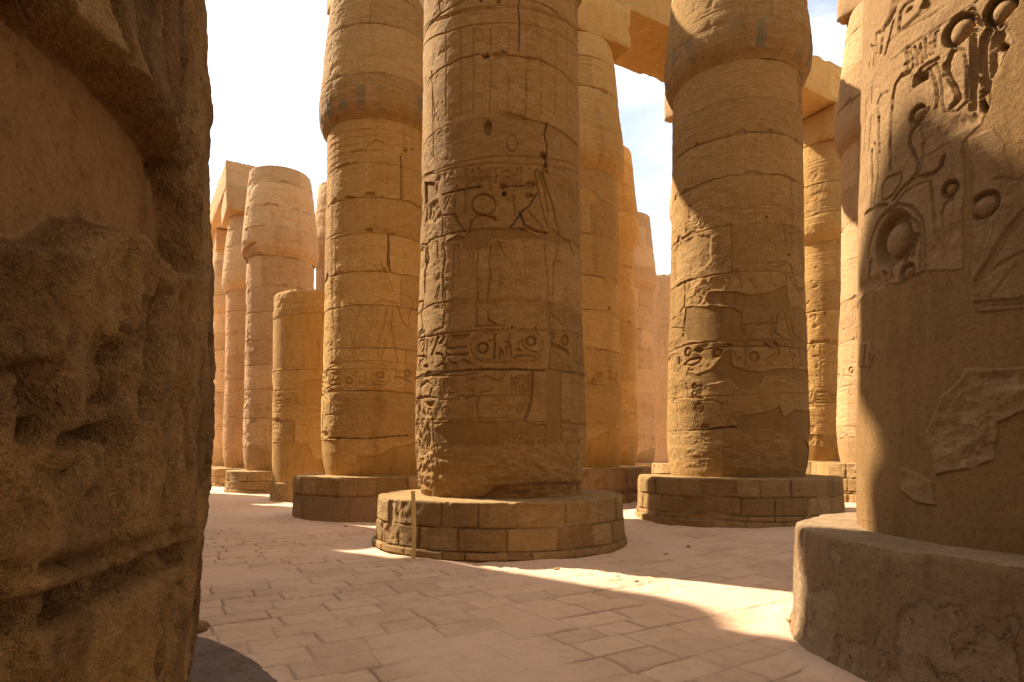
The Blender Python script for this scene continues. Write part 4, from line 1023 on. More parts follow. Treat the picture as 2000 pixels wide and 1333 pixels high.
# ------------------------------------------------------------------ the column left of centre
def carve_second(s):
    s.gain = 1.12; s.soft = .55
    h = s.px(710, 743); um = s.Rm * 1.95
    stamp_band(s, h[0] - .02, h[1], .98, 1.1); stamp_band(s, h[0] - 2.35, h[1], .98, 1.3); stamp_band(s, h[0] + 2.5, h[1])
    for y in (687, 803): L(s, K6, [(60, y + 25), (120, y + 5), (300, y), (480, y + 2), (620, y + 22)], .018, .024)
    P = [([(385, 640), (395, 540), (428, 430), (440, 350)], .016, .02), ([(405, 635), (440, 530), (452, 480)], .014, .015), ([(500, 652), (482, 545), (462, 440), (472, 362)], .017, .022), ([(370, 322), (420, 306), (500, 322)], .016, .02), ([(500, 340), (522, 412), (560, 462)], .015, .02), ([(392, 340), (376, 462)], .014, .017), ([(365, 330), (350, 470)], .013, .015), ([(440, 250), (402, 152), (372, 112)], .014, .015), ([(472, 252), (440, 160), (405, 100)], .014, .015), ([(425, 250), (480, 250), (470, 300)], .013, .014),
         ([(240, 480), (252, 560), (248, 642)], .014, .015), ([(265, 640), (262, 500), (275, 470)], .013, .014), ([(225, 320), (300, 336), (285, 370)], .014, .015), ([(270, 300), (292, 362), (266, 422)], .013, .014), ([(132, 300), (138, 220), (160, 192), (178, 222), (175, 290)], .013, .014), ([(140, 200), (136, 300), (150, 480)], .013, .014), ([(180, 250), (182, 400), (175, 500)], .013, .014), ([(135, 530), (138, 650)], .013, .014), ([(160, 500), (162, 640)], .013, .013), ([(550, 250), (590, 320), (560, 400), (580, 520)], .013, .014), ([(130, 652), (400, 640), (580, 660)], .013, .014), ([(130, 660), (300, 645), (440, 670), (520, 712)], .012, .012)]
    for p, w, d in P: L(s, K6, p, w * 1.05, d * 1.4)
    for (a, b, c, d, n) in ((285, 340, 450, 620, 2), (330, 360, 340, 440, 1), (130, 240, 840, 930, 4), (250, 370, 850, 940, 5), (380, 470, 850, 930, 3)):
        q0 = tr(s, K6, [(a, d)])[0]; q1 = tr(s, K6, [(b, c)])[0]; text_block(s, q0[0], q1[0], q0[1], q1[1], n, .014, .013, a)
    for x in (170, 230, 260, 330, 490, 540): L(s, K6, [(x - 12, 1020), (x - 14, 960), (x, 930), (x + 14, 960), (x + 12, 1020)], .015, .015)
    L(s, K6, [(100, 940), (580, 930)], .013, .012); L(s, K6, [(110, 1065), (330, 1070), (560, 1050)], .014, .022, 2.5, .2)
    for p in ([(75, 180), (105, 350)], [(80, 360), (95, 560)], [(75, 700), (110, 800)], [(90, 860), (85, 1040)], [(105, 850), (70, 830)]): L(s, K6, p, .02, .028)
    s.rough(tr(s, K6, [(66, 690), (112, 690), (112, 840), (66, 840)]), .035, 9, .03, .8); s.rough(tr(s, K6, [(66, 1030), (115, 1030), (110, 1110), (66, 1110)]), .04, 9, .03, .8)
    for (x, y, rx, ry) in ((300, 848, 45, 10), (440, 828, 40, 18), (435, 1082, 32, 18), (600, 1105, 24, 10), (690, 520, 18, 18), (740, 512, 9, 9)): HOLE(s, K6B, (x, y), rx, ry, .05)
    s.plaster(tr(s, K6B, [(420, 490), (480, 445), (535, 462), (520, 500), (440, 505)]), -.02, .03); s.plaster(tr(s, K6B, [(300, 530), (420, 512), (420, 535), (310, 545)]), -.02, .02)
    L(s, K6B, [(660, 560), (662, 700), (664, 860)], .02, .035, 1.2, .7); L(s, K6B, [(570, 1110), (572, 1200), (565, 1330)], .024, .04, 1.4, .7); L(s, K6, [(452, -10), (452, 80), (458, 140)], .022, .035, 1.4, .7)
    for hh in (6.3, 7.9, 8.05, 8.2, 8.35, 8.5): s.line([(u, hh) for u in np.linspace(-um, um, 40)], .013, .010, 1.2)
    for k in range(14): s.line([(-um + (k + .4) * um / 7, 5.0), (-um + (k + .4) * um / 7, 7.8)], .012, .010)
    s.plaster(tr(s, K6, [(60, 1080), (110, 1075), (170, 1078), (195, 1150), (198, 1205), (268, 1212), (280, 1168), (330, 1165), (336, 1240), (345, 1240), (340, 1168), (400, 1162), (470, 1120), (560, 1105), (620, 1080), (620, 1290), (60, 1290)]), -.012, .02)
    s.rough(tr(s, K6, [(180, 1085), (560, 1075), (540, 1110), (400, 1160), (280, 1165), (265, 1205), (200, 1200)]), .014, 9, .02, 1.6, -.2)
column('second', 'golden column with green and red painted squares on its bulge, on a two-course plinth', M_GOLD_BOUNCE, 37, hp=.95, dv=.0145, du=.0145, relief=False, custom=carve_second,
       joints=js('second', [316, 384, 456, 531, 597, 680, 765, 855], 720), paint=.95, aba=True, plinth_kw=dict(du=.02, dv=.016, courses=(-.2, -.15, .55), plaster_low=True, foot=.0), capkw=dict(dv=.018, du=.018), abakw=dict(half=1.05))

# ------------------------------------------------------------------ the near column on the right edge
def carve_near(s):
    s.PL[:] = 1; s.soft = .72; s.pits = .3; s.erode = .35
    far = [(-2.6, s.px(1694, 572)[1] - .05), (-2.6, 5.6)]
    s.stone([s.px(*p) for p in [(1694, 572), (1715, 571), (1733, 553), (1762, 555), (1806, 532), (1838, 529), (1880, 527), (1882, 390), (1880, 280), (1915, 243), (1933, 203), (1940, 162), (1960, 108), (1978, 81), (1963, 40), (1990, 7), (1996, -70)]] + [(s.px(1690, 300)[0], 5.6)] + far[::-1], .012)
    s.stone([s.px(*p) for p in [(1898, 340), (1891, 272), (1940, 250), (1960, 279), (1956, 296), (1980, 343), (2040, 351), (2200, 380), (2200, 600), (2000, 604), (1906, 613), (1896, 599), (1899, 480)]], .015)
    s.stone([s.px(*p) for p in [(1676, 668), (1698, 668), (1706, 690), (1698, 716), (1676, 718)]], .012)
    s.stone(tr(s, K9, [(860, 270), (880, 232), (1000, 212), (1091, 202), (1300, 230), (1300, 420), (1091, 372), (1000, 405), (990, 540), (905, 572), (770, 592), (750, 500), (738, 450), (790, 330)]), .035)
    s.stone(tr(s, K9, [(650, 570), (722, 590), (762, 612), (772, 705), (700, 692), (650, 652)]), .03)
    A = [([(310, 530), (560, 345), (860, 150), (1060, 10)], .012, .014), ([(300, 350), (640, 150), (800, 40)], .010, .010), ([(380, 272), (396, 110), (432, 50), (562, -30)], .024, .026), ([(396, 272), (545, 135)], .022, .024), ([(575, 60), (575, 130)], .018, .022), ([(640, -30), (600, 40), (640, 60)], .04, .05),
         ([(1020, 215), (1026, 450), (1026, 700), (1022, 935)], .036, .045), ([(1062, 182), (1040, 230), (1042, 600), (1042, 930)], .010, .010), ([(1062, 182), (1022, 215)], .024, .03), ([(1012, 76), (1050, 135), (1090, 238)], .030, .04),
         ([(872, 380), (832, 472), (800, 560), (800, 640), (842, 722), (890, 802), (896, 868), (842, 920)], .030, .045), ([(858, 440), (940, 436), (966, 560), (972, 700), (975, 880), (880, 972), (782, 962), (755, 900), (745, 760), (736, 620), (704, 556), (650, 590)], .014, .018), ([(870, 435), (945, 440)], .020, .025), ([(770, 560), (775, 650)], .02, .03),
         ([(460, 500), (458, 622)], .015, .022), ([(430, 562), (492, 520)], .015, .022), ([(498, 590), (504, 432), (520, 410), (532, 440), (532, 570)], .015, .022), ([(540, 582), (570, 380), (592, 540), (540, 582)], .014, .02), ([(610, 330), (616, 512)], .016, .022), ([(690, 412), (702, 282), (732, 255)], .014, .02), ([(630, 390), (690, 360)], .014, .018), ([(640, 480), (680, 470)], .012, .015), ([(640, 410), (720, 410)], .01, .014),
         ([(480, 620), (402, 660), (350, 732), (326, 850), (316, 1000), (306, 1340)], .026, .035), ([(640, 592), (692, 700), (712, 860), (706, 932)], .018, .025), ([(720, 510), (650, 545), (560, 610)], .020, .025), ([(500, 640), (480, 700), (480, 800)], .012, .012), ([(280, 800), (220, 830), (195, 900), (205, 1000)], .018, .02), ([(205, 1020), (215, 1320)], .03, .04), ([(150, 1000), (120, 1320)], .014, .018), ([(100, 880), (85, 1320)], .016, .02), ([(150, 760), (140, 900)], .016, .02),
         ([(1260, 208), (1182, 230), (1124, 320), (1102, 430), (1102, 600), (1122, 700), (1162, 752)], .040, .055), ([(1100, 840), (1182, 772)], .02, .03), ([(530, 1092), (482, 1152), (470, 1232), (500, 1340)], .024, .032), ([(570, 1090), (600, 1240), (575, 1330)], .010, .010), ([(600, 980), (640, 940)], .02, .02), ([(610, 1000), (560, 1080), (540, 1100)], .01, .01),
         ([(340, 180), (300, 330), (260, 470)], .02, .03), ([(200, 280), (250, 300), (220, 460)], .02, .03), ([(180, 290), (190, 470)], .02, .03), ([(240, 280), (230, 460)], .018, .025), ([(130, 400), (170, 420), (160, 560)], .02, .03), ([(120, 560), (125, 620)], .02, .03)]
    for p, w, d in A: L(s, K7, p, w * .62, d * .85, 0, .35)
    FILL(s, K7, [(436, 125), (462, 70), (498, 44), (502, 76)], .03); OVAL(s, K7, (465, 452), 18, 42, .014, .02)
    DISC(s, K7, (888, 258), 132, .075, .42); DISC(s, K7, (1262, 78), 132, .085, .42); DISC(s, K7, (535, 1000), 84, .055, .5); DISC(s, K7, (652, 312), 16, .02)
    HOLE(s, K7, (1290, 392), 60, 50, .09); HOLE(s, K7, (1120, 925), 42, 70, .06); HOLE(s, K7, (1130, 800), 40, 26, .05); HOLE(s, K7, (1035, 965), 20, 36, .03)
    s.pit(tr(s, K7, [(500, 662), (560, 612), (632, 600), (636, 690), (560, 732), (490, 782)]), .09, .03)
    s.rough(tr(s, K7, [(1180, 262), (1300, 242), (1372, 360), (1282, 460), (1250, 620), (1172, 720), (1134, 560), (1132, 350)]), .035, 12, .02, 1, -.9)
    s.rough(tr(s, K7, [(620, 920), (860, 1000), (1080, 975), (1080, 1080), (940, 1140), (800, 1220), (600, 1240), (600, 1050)]), .022, 12, .03, 1.2, -.8)
    s.rough(tr(s, K7, [(330, -40), (420, -40), (330, 150), (260, 300), (230, 280), (300, 100)]), .03, 11, .02, 1, -.8)
    for p, w, d in [([(395, 0), (440, 70), (465, 150), (450, 222), (415, 266)], .016, .022), ([(502, 0), (496, 150), (460, 242)], .012, .014), ([(660, 104), (640, 172), (590, 222), (520, 242)], .026, .04), ([(520, 242), (440, 256), (400, 292), (330, 352), (280, 422)], .020, .024), ([(555, 280), (430, 322), (350, 382), (300, 440)], .013, .014), ([(700, 0), (580, 70), (510, 105)], .010, .010),
                    ([(200, 332), (230, 262), (340, 220), (336, 292), (270, 392), (200, 432), (200, 332)], .014, .016), ([(80, 532), (110, 500), (180, 460), (232, 462)], .020, .024), ([(170, 110), (150, 0)], .02, .03), ([(130, 60), (125, 460)], .026, .03), ([(180, 0), (170, 250), (140, 460)], .016, .02), ([(262, 0), (262, 190)], .024, .03),
                    ([(100, 960), (108, 800), (132, 680), (172, 570), (240, 492), (322, 452), (422, 472), (492, 560), (522, 700), (526, 965)], .016, .020), ([(130, 700), (190, 560), (260, 505), (330, 490), (382, 522), (462, 592), (494, 750), (500, 935)], .012, .016), ([(425, 682), (400, 792), (375, 882)], .032, .045), ([(455, 685), (430, 832)], .026, .04), ([(490, 700), (490, 930)], .014, .018),
                    ([(722, 404), (672, 440), (642, 512), (650, 590), (670, 660), (665, 722), (630, 746), (600, 700), (588, 560), (575, 400), (562, 292)], .016, .020), ([(735, 405), (730, 520), (715, 690), (680, 745), (620, 775), (590, 760)], .011, .011), ([(700, 420), (660, 460)], .02, .03), ([(55, 640), (60, 760)], .02, .03), ([(120, 870), (100, 1000), (140, 1080)], .024, .035), ([(205, 960), (235, 1000), (200, 1060)], .026, .035), ([(265, 950), (270, 1010)], .02, .03),
                    ([(1270, 505), (1100, 722), (990, 912), (885, 1075)], .045, .045), ([(1270, 800), (1080, 900), (900, 1062)], .020, .022), ([(878, 1192), (1000, 1182), (1300, 1158)], .018, .026), ([(868, 1216), (1050, 1212), (1300, 1196)], .02, .02), ([(1195, 900), (1082, 1052), (1000, 1152)], .012, .014), ([(992, 560), (962, 742), (915, 885)], .014, .016), ([(920, 790), (1000, 800)], .012, .012), ([(1020, 600), (985, 660), (1000, 720)], .014, .014), ([(1095, 470), (1085, 560), (1040, 600), (1030, 720)], .012, .012), ([(900, 30), (1000, 110), (1080, 200)], .01, .01), ([(1040, 265), (1110, 262), (1257, 280)], .018, .025)]: L(s, K8, p, w * .62, d * .85, 0, .35)
    DISC(s, K8, (700, 338), 64, .05, .5); DISC(s, K8, (955, 462), 104, .05, .35)
    DISC(s, K8, (268, 725), 200, .085, .62); DISC(s, K8, (385, 968), 76, .06, .5)
    s.rough(tr(s, K8, [(540, 780), (800, 560), (800, 942), (640, 950), (520, 960)]), .016, 10, .02, 1, -.5)
    s.rough(tr(s, K8, [(20, 1100), (90, 1000), (250, 930), (300, 1000), (240, 1050), (170, 1120), (90, 1120), (20, 1190)]), .03, 9, .02, 1, -.6)
    s.rough(tr(s, K8, [(890, 560), (1000, 560), (960, 760), (890, 1020)]), .012, 12, .02, 1, -.3); s.rough(tr(s, K8, [(1040, 230), (1300, 260), (1300, 480), (1180, 560), (1060, 420)]), .014, 11, .03, 1, -.3)
    s.rough(tr(s, K9, [(868, 280), (890, 238), (1000, 218), (1091, 208), (1300, 240), (1300, 410), (1091, 362), (1000, 395), (980, 530), (900, 562), (780, 582), (760, 500), (748, 450), (800, 335)]), .030, 9, .02, 1.2, -.35)
    s.rough(tr(s, K9, [(655, 578), (722, 598), (757, 620), (766, 698), (700, 686), (655, 648)]), .022, 11, .02, 1, -.3)
    for p in ([(880, 430), (885, 520)], [(905, 440), (905, 560)], [(850, 420), (845, 560)], [(900, 490), (985, 495)], [(930, 520), (985, 525)]): L(s, K9, p, .03, .035)
    L(s, K9, [(525, 140), (520, 200)], .02, .03); L(s, K9, [(540, 170), (545, 210)], .02, .03); L(s, K9, [(649, 110), (647, 140)], .006, .006)
POS_N = POS['near']
column('near', 'close column with deep-cut snakes and discs over smooth brown mortar, on a plastered plinth', M_NEAR, 51, hp=.86, dv=.0075, du=.0075, hvis=5.3, relief=False, custom=carve_near, joints=[], Rp=1.93, prof=([.8, 1.0, 2.2, 4.0, 5.0, 8.75], [1.452, 1.462, 1.462, 1.432, 1.41, 1.30]),
       pmat=M_FLAKY, plinth_kw=dict(blocks=False, plaster=.07, du=.011, dv=.009, foot=.03), aba=True, capkw=dict(dv=.08, du=.08), lw=.012)

# ------------------------------------------------------------------ the close column on the left edge
def carve_left(s):
    s.begin_done = True
    def P(l): return [s.px(*p) for p in l]
    big = [(-2.2, .7), (2.2, .7), (2.2, 4.4), (-2.2, 4.4)]
    s.rough(big, .018, 5.2, .01, .45, -.30)
    X, Y, Z = s.X, s.Y, s.Z
    r1 = 1 - np.abs(fbm(X * 7, Y * 7, Z * 2.2, 5, 811, .6)) * 3.2
    r2 = 1 - np.abs(fbm(X * 5, Y * 5, Z * 6, 5, 812, .6)) * 3.5
    fis = -.030 * sstep(.55, 1., r1) * sstep(-.1, .3, fbm(X * 1.5, Y * 1.5, Z * 1.5, 3, 813)) - .026 * sstep(.6, 1., r2) * sstep(.0, .35, fbm(X * 1.3, Y * 1.3, Z * 1.3, 3, 814))
    fis = fis + .014 * fbm(X * 17, Y * 17, Z * 13, 4, 815, .62) + .006 * np.floor(fbm(X * 2.6, Y * 2.6, Z * 1.4, 4, 816) * 5) / 5
    full = (slice(0, len(s.H)), slice(0, len(s.T)))
    s.PITS.append((full, fis * .8, np.zeros_like(fis)))
    s.fis = fis
    for (pts, w, d) in [([(225, -20), (238, 60), (252, 125)], .022, .05), ([(300, -20), (302, 90), (308, 200)], .026, .06), ([(330, -20), (336, 150), (345, 240)], .018, .03), ([(270, -20), (285, 150)], .02, .035), ([(360, 0), (368, 250), (372, 400)], .014, .022),
                        ([(320, 560), (318, 640), (322, 760), (316, 830)], .030, .055), ([(345, 570), (350, 700), (345, 860)], .018, .03), ([(245, 660), (246, 720), (255, 790)], .03, .05), ([(300, 580), (296, 700)], .02, .025), ([(372, 560), (374, 900)], .012, .02), ([(110, 690), (120, 800), (118, 860)], .03, .04), ([(150, 860), (200, 855), (255, 850)], .024, .035), ([(30, 720), (35, 800)], .02, .03), ([(0, 705), (60, 712), (95, 708)], .016, .025), ([(260, 640), (280, 660), (270, 690), (250, 700)], .022, .035), ([(335, 1180), (330, 1333)], .03, .04)]:
        q = P(pts)
        W_w, W_d = w, d
        s.PITS.extend([])
        for a, b in zip(q[:-1], q[1:]):
            nx, ny = -(b[1] - a[1]), (b[0] - a[0]); ln = math.hypot(nx, ny) + 1e-9; nx, ny = nx / ln * W_w * .5, ny / ln * W_w * .5
            s.pit([(a[0] + nx, a[1] + ny), (b[0] + nx, b[1] + ny), (b[0] - nx, b[1] - ny), (a[0] - nx, a[1] - ny)], W_d, .012)
    for pts, w, d in [([(-60, 1262), (0, 1240), (130, 1190), (250, 1130), (340, 1095), (392, 1072)], .020, .05), ([(-60, 1135), (120, 1103), (250, 1068), (340, 1048), (392, 1030)], .012, .02)]:
        q = P(pts)
        for a, b in zip(q[:-1], q[1:]):
            s.pit([(a[0], a[1] + w), (b[0], b[1] + w), (b[0], b[1] - w), (a[0], a[1] - w)], d, .016)
    for c, rx, ry in (((90, 660), 11, 26), ((5, 980), 26, 34), ((262, 640), 14, 10), ((200, 965), 12, 10)): s.pit(P([(c[0] + rx * math.cos(a), c[1] + ry * math.sin(a)) for a in np.linspace(0, 6.28, 9)[:-1]]), .06)
    s.plaster(P([(-60, -80), (80, -80), (95, -20), (130, 50), (190, 95), (240, 125), (290, 190), (340, 260), (375, 330), (388, 430), (393, 540), (330, 522), (280, 460), (210, 448), (150, 488), (100, 480), (0, 465), (-60, 465)]), -.055, .022, .012)
c = POS['left']
rootL = thing('carved_column', 'very close dark eroded column filling the left edge, mortar over rough pitted stone', 'column', (c[0], c[1], 0), HALL)
RL_H, RL_R = np.array([.7, 1.0, 1.5, 2.2, 4.5, 9.]), np.array([1.440, 1.518, 1.556, 1.545, 1.500, 1.39])
sL = Surf(c, .76, 8.75, lambda h: np.interp(h, RL_H, RL_R), .0050, .0050, 77, 3.9, 100)
sL.begin(); sL.joints([2.32, 3.4, 4.5, 5.6, 6.7, 7.8], strength=.5); carve_left(sL); sL.finish()
sL.D = sL.D - sL.fis * .8 * sL.PL
sL.DT = np.clip(sL.DT + .7 * sL.WN * sstep(.0, .4, fbm(sL.X * 3.4, sL.Y * 3.4, sL.Z * .9, 5, 5)) + .5 * sL.WN * sstep(.1, .3, fbm(sL.X * 9, sL.Y * 9, sL.Z * 4, 4, 6)), 0, 1)
sL.build('shaft', M_DARK, rootL)
baseL = plinth(rootL, c, 1.81, .80, 78, M_CEMENT, blocks=False, du=.012, dv=.03, foot=0., rin=1.0, rough=.4)
baseL.location = (-.13, .20, 0)
capital(rootL, c, 8.75, 79, M_DARK, .09, .09, rs=1.1)

# ------------------------------------------------------------------ the rest of the hall
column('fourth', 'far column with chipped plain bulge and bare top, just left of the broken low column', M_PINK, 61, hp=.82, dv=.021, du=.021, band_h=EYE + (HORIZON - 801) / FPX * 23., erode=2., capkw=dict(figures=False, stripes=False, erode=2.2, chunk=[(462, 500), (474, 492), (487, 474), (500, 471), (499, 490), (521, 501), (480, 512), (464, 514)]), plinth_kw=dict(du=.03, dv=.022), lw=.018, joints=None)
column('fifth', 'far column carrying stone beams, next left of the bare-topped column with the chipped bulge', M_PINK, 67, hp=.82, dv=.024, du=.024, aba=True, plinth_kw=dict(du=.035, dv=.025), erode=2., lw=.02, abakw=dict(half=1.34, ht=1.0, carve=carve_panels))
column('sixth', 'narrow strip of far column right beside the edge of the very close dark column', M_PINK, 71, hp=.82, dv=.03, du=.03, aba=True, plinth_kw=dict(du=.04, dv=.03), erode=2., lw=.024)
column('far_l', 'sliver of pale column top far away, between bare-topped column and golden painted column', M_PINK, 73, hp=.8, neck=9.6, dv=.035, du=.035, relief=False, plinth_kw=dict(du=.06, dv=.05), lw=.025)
column('back_a', 'orange column behind the middle column, on its right, carrying a block and long beam', M_AMBER_BOUNCE, 83, hp=1.10, neck=8.36, dv=.0165, du=.0165, band_h=EYE + (HORIZON - 742) / FPX * 15.05, aba=True, plinth_kw=dict(du=.022, dv=.018, courses=(.5, .55, .6), plaster=.1), lw=.016, capkw=dict(dv=.02, du=.02), abakw=dict(half=1.12, ht=1.12, carve=carve_panels))
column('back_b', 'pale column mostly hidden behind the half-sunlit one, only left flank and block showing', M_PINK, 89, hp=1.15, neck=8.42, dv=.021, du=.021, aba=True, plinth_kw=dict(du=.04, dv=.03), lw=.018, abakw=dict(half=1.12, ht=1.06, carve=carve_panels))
column('back_c', 'ringed worn column seen just right of the half-sunlit one, under the beam end', M_GOLD_BOUNCE, 97, hp=1.2, neck=8.48, dv=.02, du=.02, aba=True, plinth_kw=dict(du=.04, dv=.03), erode=2., lw=.018, abakw=dict(half=1.15))
column('far_a', 'golden bare-topped column, taller of two far ones right of the orange column', M_GOLD_BOUNCE, 101, hp=1.0, dv=.024, du=.024, band_h=EYE + (HORIZON - 785) / FPX * 21.3, plinth_kw=dict(du=.03, dv=.025), erode=2., lw=.02, joints=None)
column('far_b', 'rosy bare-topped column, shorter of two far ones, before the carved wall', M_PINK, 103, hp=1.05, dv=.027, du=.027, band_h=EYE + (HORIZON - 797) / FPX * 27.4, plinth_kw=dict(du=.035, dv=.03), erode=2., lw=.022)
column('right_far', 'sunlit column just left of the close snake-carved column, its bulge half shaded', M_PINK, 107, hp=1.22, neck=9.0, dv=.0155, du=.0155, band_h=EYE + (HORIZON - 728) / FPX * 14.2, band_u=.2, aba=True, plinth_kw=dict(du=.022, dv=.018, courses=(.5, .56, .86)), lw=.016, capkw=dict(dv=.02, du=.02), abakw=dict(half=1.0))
# broken column
p = POS['stub']
rootS = thing('broken_column', 'low broken column without a top, beside the golden painted column', 'column', (p[0], p[1], 0), HALL)
sS = Surf(p, .55, 6.25, lambda h: np.interp(h, [.5, 1, 3, 6.3], [1.37, 1.385, 1.37, 1.34]), .018, .018, 113)
sS.begin(); sS.joints([1.75, 2.4, 3.9, 5.5])
q = sS.px(583, 783)
stamp_band(sS, q[0] - .1, q[1], .92, 1.2); stamp_band(sS, q[0] - 2.3, q[1], .92, 1.2)
for hh in (q[1] + .33, q[1] - .32): sS.line([(u, hh) for u in np.linspace(-2.4, 2.4, 30)], .018, .018, 1.5)
text_block(sS, -2.4, 2.4, 2.0, 2.4, 14, .016, .012, 3)
sS.plaster([(-3, 3.95), (3, 3.9), (3, 5.5), (.8, 5.4), (.2, 5.55), (-3, 5.45)], -.006, .05)
sS.plaster([(-3, .3), (3, .3), (3, 1.9), (.6, 1.7), (.3, 1.2), (-.1, 1.3), (-.3, 1.75), (-3, 1.7)], -.008, .08)
sS.plaster([(-.6, 2.9), (3, 2.9), (3, 3.7), (-.4, 3.6)], -.004, .08)
sS.rough([(-3, 5.7), (3, 5.8), (3, 6.4), (-3, 6.4)], .03, 5, .08)
sS.finish()
sS.D -= (sstep(6.17, 6.25, sS.H) * .035)[:, None]
sS.build('shaft', M_GOLD_BOUNCE, rootS, True)
plinth(rootS, p, 1.46, .58, 114, M_PLINTH, courses=(-.2, -.1, .0), du=.025, dv=.02, foot=0.)

# ------------------------------------------------------------------ beams
def beam(label, centre, half, z0, mat, seed, along_b=True, res=.05, carve=carve_panels, group='stone beams lying on the columns'):
    hz = half[2]
    o = rough_box('stone_beam', half, mat, None, 0, (0, 0, 0), res, .022, .025, seed, .06, carve)
    o.rotation_euler = (0, 0, ROT_B if along_b else math.atan2(AH[1], AH[0]))
    o.location = (centre[0], centre[1], z0 + hz)
    o['label'] = label; o['category'] = 'stone beam'; o['kind'] = 'thing'
    if group: o['group'] = group
    return o
Z_AB = 8.48 + 3.36 + 1.0
rowdir = (POS['back_c'] - POS['back_a']) / np.hypot(*(POS['back_c'] - POS['back_a']))
def on_row(a, b, za, seed, label, wid=1.0, hh=.62, mat=M_GOLD_BOUNCE):
    pa, pb = np.array(a), np.array(b); m = (pa + pb) / 2; ln = np.hypot(*(pb - pa))
    o = beam(label, m, (ln / 2 - .008, wid, hh), za, mat, seed)
    d = pb - pa; o.rotation_euler = (0, 0, math.atan2(d[1], d[0]))
    return o
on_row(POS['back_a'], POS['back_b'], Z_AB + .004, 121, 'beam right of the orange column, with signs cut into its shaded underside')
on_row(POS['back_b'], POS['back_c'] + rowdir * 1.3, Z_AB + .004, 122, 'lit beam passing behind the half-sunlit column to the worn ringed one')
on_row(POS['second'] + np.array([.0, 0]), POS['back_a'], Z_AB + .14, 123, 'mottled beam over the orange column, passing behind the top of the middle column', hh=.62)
zz = 8.75 + 3.36 + 1.0 + .004
f5 = POS['fifth']
o = beam('taller left one of two beam ends side by side on the far left columns', f5 + AH * 6.4 - BH * .70, (7.6, .70, .58), zz, M_PINK, 131, False)
o = beam('lower right one of two beam ends side by side on the far left columns', f5 + AH * 6.6 + BH * .68, (7.4, .60, .52), zz, M_PINK, 132, False)

# ------------------------------------------------------------------ carved wall closing the gap far behind
def carve_wall(P, n):
    u, v = P[:, 0], P[:, 2]
    g = np.zeros(len(P))
    for k in range(6):
        for st in FIGURE:
            for a, b in zip(st[:-1], st[1:]):
                ax, ay, bx, by = -5 + k * 2.0 + a[0] * 1.5, -4.0 + a[1] * 1.5, -5 + k * 2. + b[0] * 1.5, -4.0 + b[1] * 1.5
                for off in (0, 4.6):
                    ex, ey = bx - ax, by - ay; t = np.clip(((u - ax) * ex + (v - ay - off) * ey) / (ex * ex + ey * ey + 1e-9), 0, 1)
                    g = np.maximum(g, np.exp(-(np.hypot(u - ax - t * ex, v - ay - off - t * ey) / .05) ** 2))
    j = np.zeros(len(P))
    row = np.floor((v + 20) / .95); fv = (v + 20) / .95 - row
    fu = (u + row * .77) / 1.9; fu = fu - np.floor(fu)
    j = np.maximum(np.exp(-(np.minimum(fv, 1 - fv) / .03) ** 2), np.exp(-(np.minimum(fu, 1 - fu) / .016) ** 2))
    er = np.clip(fbm(u * .8, v * 1.2, P[:, 1] * 0, 4, 9), 0, 1)
    return -.035 * g - .05 * j * (.4 + er) - .12 * er * (v > 1), np.zeros(len(P))
w = rough_box('carved_wall', (6.0, .6, 5.7), M_PINK, None, 0, (0, 0, 0), .07, .05, .05, 141, .5, carve_wall)
w.location = (12.2, 34.0, 5.6); w.rotation_euler = (0, 0, rad(-10))
w['label'] = 'high carved stone wall with broken top, far behind, left of the half-sunlit column'; w['category'] = 'wall'; w['kind'] = 'thing'

# ------------------------------------------------------------------ columns and beams beyond the left edge of the picture: they shade the floor
LOW = dict(dv=.12, du=.12, relief=False, plinth_kw=dict(du=.12, dv=.08), capkw=dict(dv=.12, du=.12))
HID = 'columns across the aisle, left of the picture'
W0 = np.array([-7.16, 9.72])
POS['w0'] = W0; POS['w1'] = np.array([-10.0, 12.95]); POS['w2'] = np.array([-12.5, 17.5]); POS['w3'] = np.array([-14.6, 21.3]); POS['w4'] = np.array([-17.5, 26.0])
POS['w5'] = C0 - 2.3 * AV - 1.25 * BV
lab = {'w0': 'column outside the picture across the aisle, shading the near floor', 'w1': 'column outside the picture across the aisle, second along, bare topped', 'w2': 'column outside the picture across the aisle, third along', 'w3': 'column outside the picture across the aisle, fourth along', 'w4': 'column outside the picture across the aisle, fifth along'}
for k, (key, ab) in enumerate((('w0', True), ('w1', False), ('w2', False), ('w3', False), ('w4', False))):
    column(key, lab[key], M_STONE, 151 + k, group=HID, aba=ab, neck={'w1': 9.5, 'w0': 8.15}.get(key, 8.75), Rp=1.6 if key == 'w0' else 1.985, **LOW)
for k, (a, b) in enumerate(((-1.3, -2.3), (0, -2.3), (1, -2.3), (2, -2.3), (3, -2.3), (.5, -3.3), (-1.2, -3.3), (-.4, -1.205))):
    key = 'v%d' % k; POS[key] = C0 + a * AV + b * BV
    column(key, 'column outside the picture, deeper in the hall on the left', M_STONE, 171 + k, group='columns deeper in the hall, left of the picture', aba=True, Rp=1.65 if k == 7 else 1.985, **LOW)
zc = 8.75 + 3.36 + 1.004
o = beam('beam outside the picture over the near aisle column', W0 - BH * 2.75, (4.3, .8, .5), zc - .6, M_STONE, 191, True, .3, None, None)

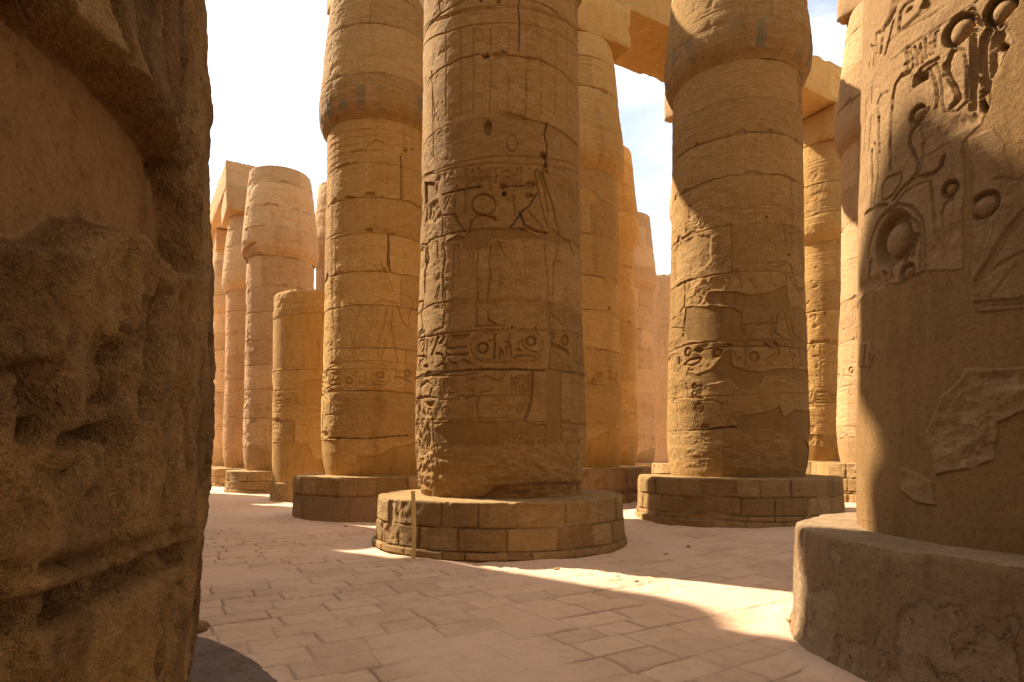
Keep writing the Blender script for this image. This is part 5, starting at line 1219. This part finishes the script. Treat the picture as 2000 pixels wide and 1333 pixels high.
BEH = 'unseen columns of the hall, added to block sky light'
Lp = np.array([-1.95, .5])  # out-of-view columns and beams below are added to darken the ambient light
for k, (i, j) in enumerate(((1, -1), (1, 0), (1, 1), (1, 2), (2, -1), (2, 0), (2, 1), (2, 2), (0, -1), (-.55, 3.3), (.35, 3.0))):
    key = 'u%d' % k; POS[key] = Lp - i * AV + j * BV
    column(key, 'unseen column added around the viewpoint to block sky light', M_STONE, 201 + k, group=BEH, aba=True, **LOW)
for k, (i, j, ln) in enumerate(((1, .5, 10.5), (2, .5, 10.5), (-.6, 2.9, 4.5), (.3, 1.9, 5.5), (1.5, .5, 10.5))):
    o = beam('unseen beam added around the viewpoint to block sky light', Lp - i * AV + j * BV, (ln, 1.0, .6), zc, M_STONE, 221 + k, True, .3, None, 'unseen beams added to block sky light')

# ------------------------------------------------------------------ small things
def stake():
    bmv, bf = [], []
    x, y = -1.325, 8.42; z0 = float(ground_z(np.array(x), np.array(y))) - .02
    n, h = 12, .95
    hw, hd = .028, .020
    rows = 24
    for k in range(rows + 1):
        t = k / rows; z = t * h; lx = .012 * math.sin(t * 3) ; ws = 1 - .04 * math.sin(t * 9)
        for a, b in ((-1, -1), (-.8, -1), (.8, -1), (1, -1), (1, 1), (.8, 1), (-.8, 1), (-1, 1)):
            bmv.append((lx + a * hw * ws, b * hd * ws, z))
    F = []
    for k in range(rows):
        for j in range(8): F.append((k * 8 + j, k * 8 + (j + 1) % 8, (k + 1) * 8 + (j + 1) % 8, (k + 1) * 8 + j))
    top = rows * 8
    F += [(top, top + 1, top + 6, top + 7), (top + 1, top + 2, top + 5, top + 6), (top + 2, top + 3, top + 4, top + 5)]
    o = mesh_np('wooden_stake', np.array(bmv), np.array(F), M_WOOD, None, None, False)
    o.location = (x, y, z0); o.rotation_euler = (0, rad(-.3), rad(12))
    o['label'] = 'thin upright yellowish wooden stake standing on the floor against the round plinth'; o['category'] = 'stake'
stake()

def stone(x, y, z, size, label, mat, seed, squash=.6):
    n = 14
    th = np.linspace(0, math.pi, n); ph = np.linspace(0, 2 * math.pi, 2 * n, endpoint=False)
    TH, PH = np.meshgrid(th, ph, indexing='ij')
    D = np.stack([np.sin(TH) * np.cos(PH), np.sin(TH) * np.sin(PH), np.cos(TH)], -1)
    r = 1 + .45 * fbm(D[..., 0] * 1.4 + seed, D[..., 1] * 1.4, D[..., 2] * 1.4, 3, seed)
    V = (D * r[..., None] * size * np.array([1.2, .85, squash])).reshape(-1, 3)
    o = mesh_np('loose_stone', V, grid_faces(n, 2 * n, True)[:, ::-1], mat, None, {'surf': np.tile([0, .5, .6, 0], (len(V), 1))})
    o.location = (x, y, z); o.rotation_euler = (0, 0, seed)
    o['label'] = label; o['category'] = 'stone'; o['group'] = 'loose stones'
stone(2.33, 5.16, .055, .06, 'small pale stone in the sand at the foot of the plastered plinth', M_PINK, 3)
stone(-3.26, 12.3, .02, .035, 'tiny white pebble on the floor before the two-course plinth', M_PINK, 5)
stone(-1.095, 2.20, .815, .026, 'dark lump of stone on the grey plinth top beside the close left column', M_DARK, 7, .8)
stone(2.15, 8.75, .03, .03, 'little dark pebble on the shaded floor right of the middle plinth', M_DARK, 9)
for k, (x, y, r_, l) in enumerate(((2.20, 5.33, .022, 'flat chip of stone in the sand, beside the small pale stone by the plastered plinth'), (.55, 7.72, .03, 'pale broken chip in the sunlit strip nearest the middle plinth'), (1.38, 6.98, .026, 'pale broken chip in the sunlit strip, midway to the plastered plinth'), (2.62, 9.3, .03, 'small chip of stone in shade between the middle plinth and the half-sunlit column'))):
    stone(x, y, float(ground_z(np.array(x), np.array(y))) + r_ * .45, r_, l, M_PINK, 21 + k, .5)
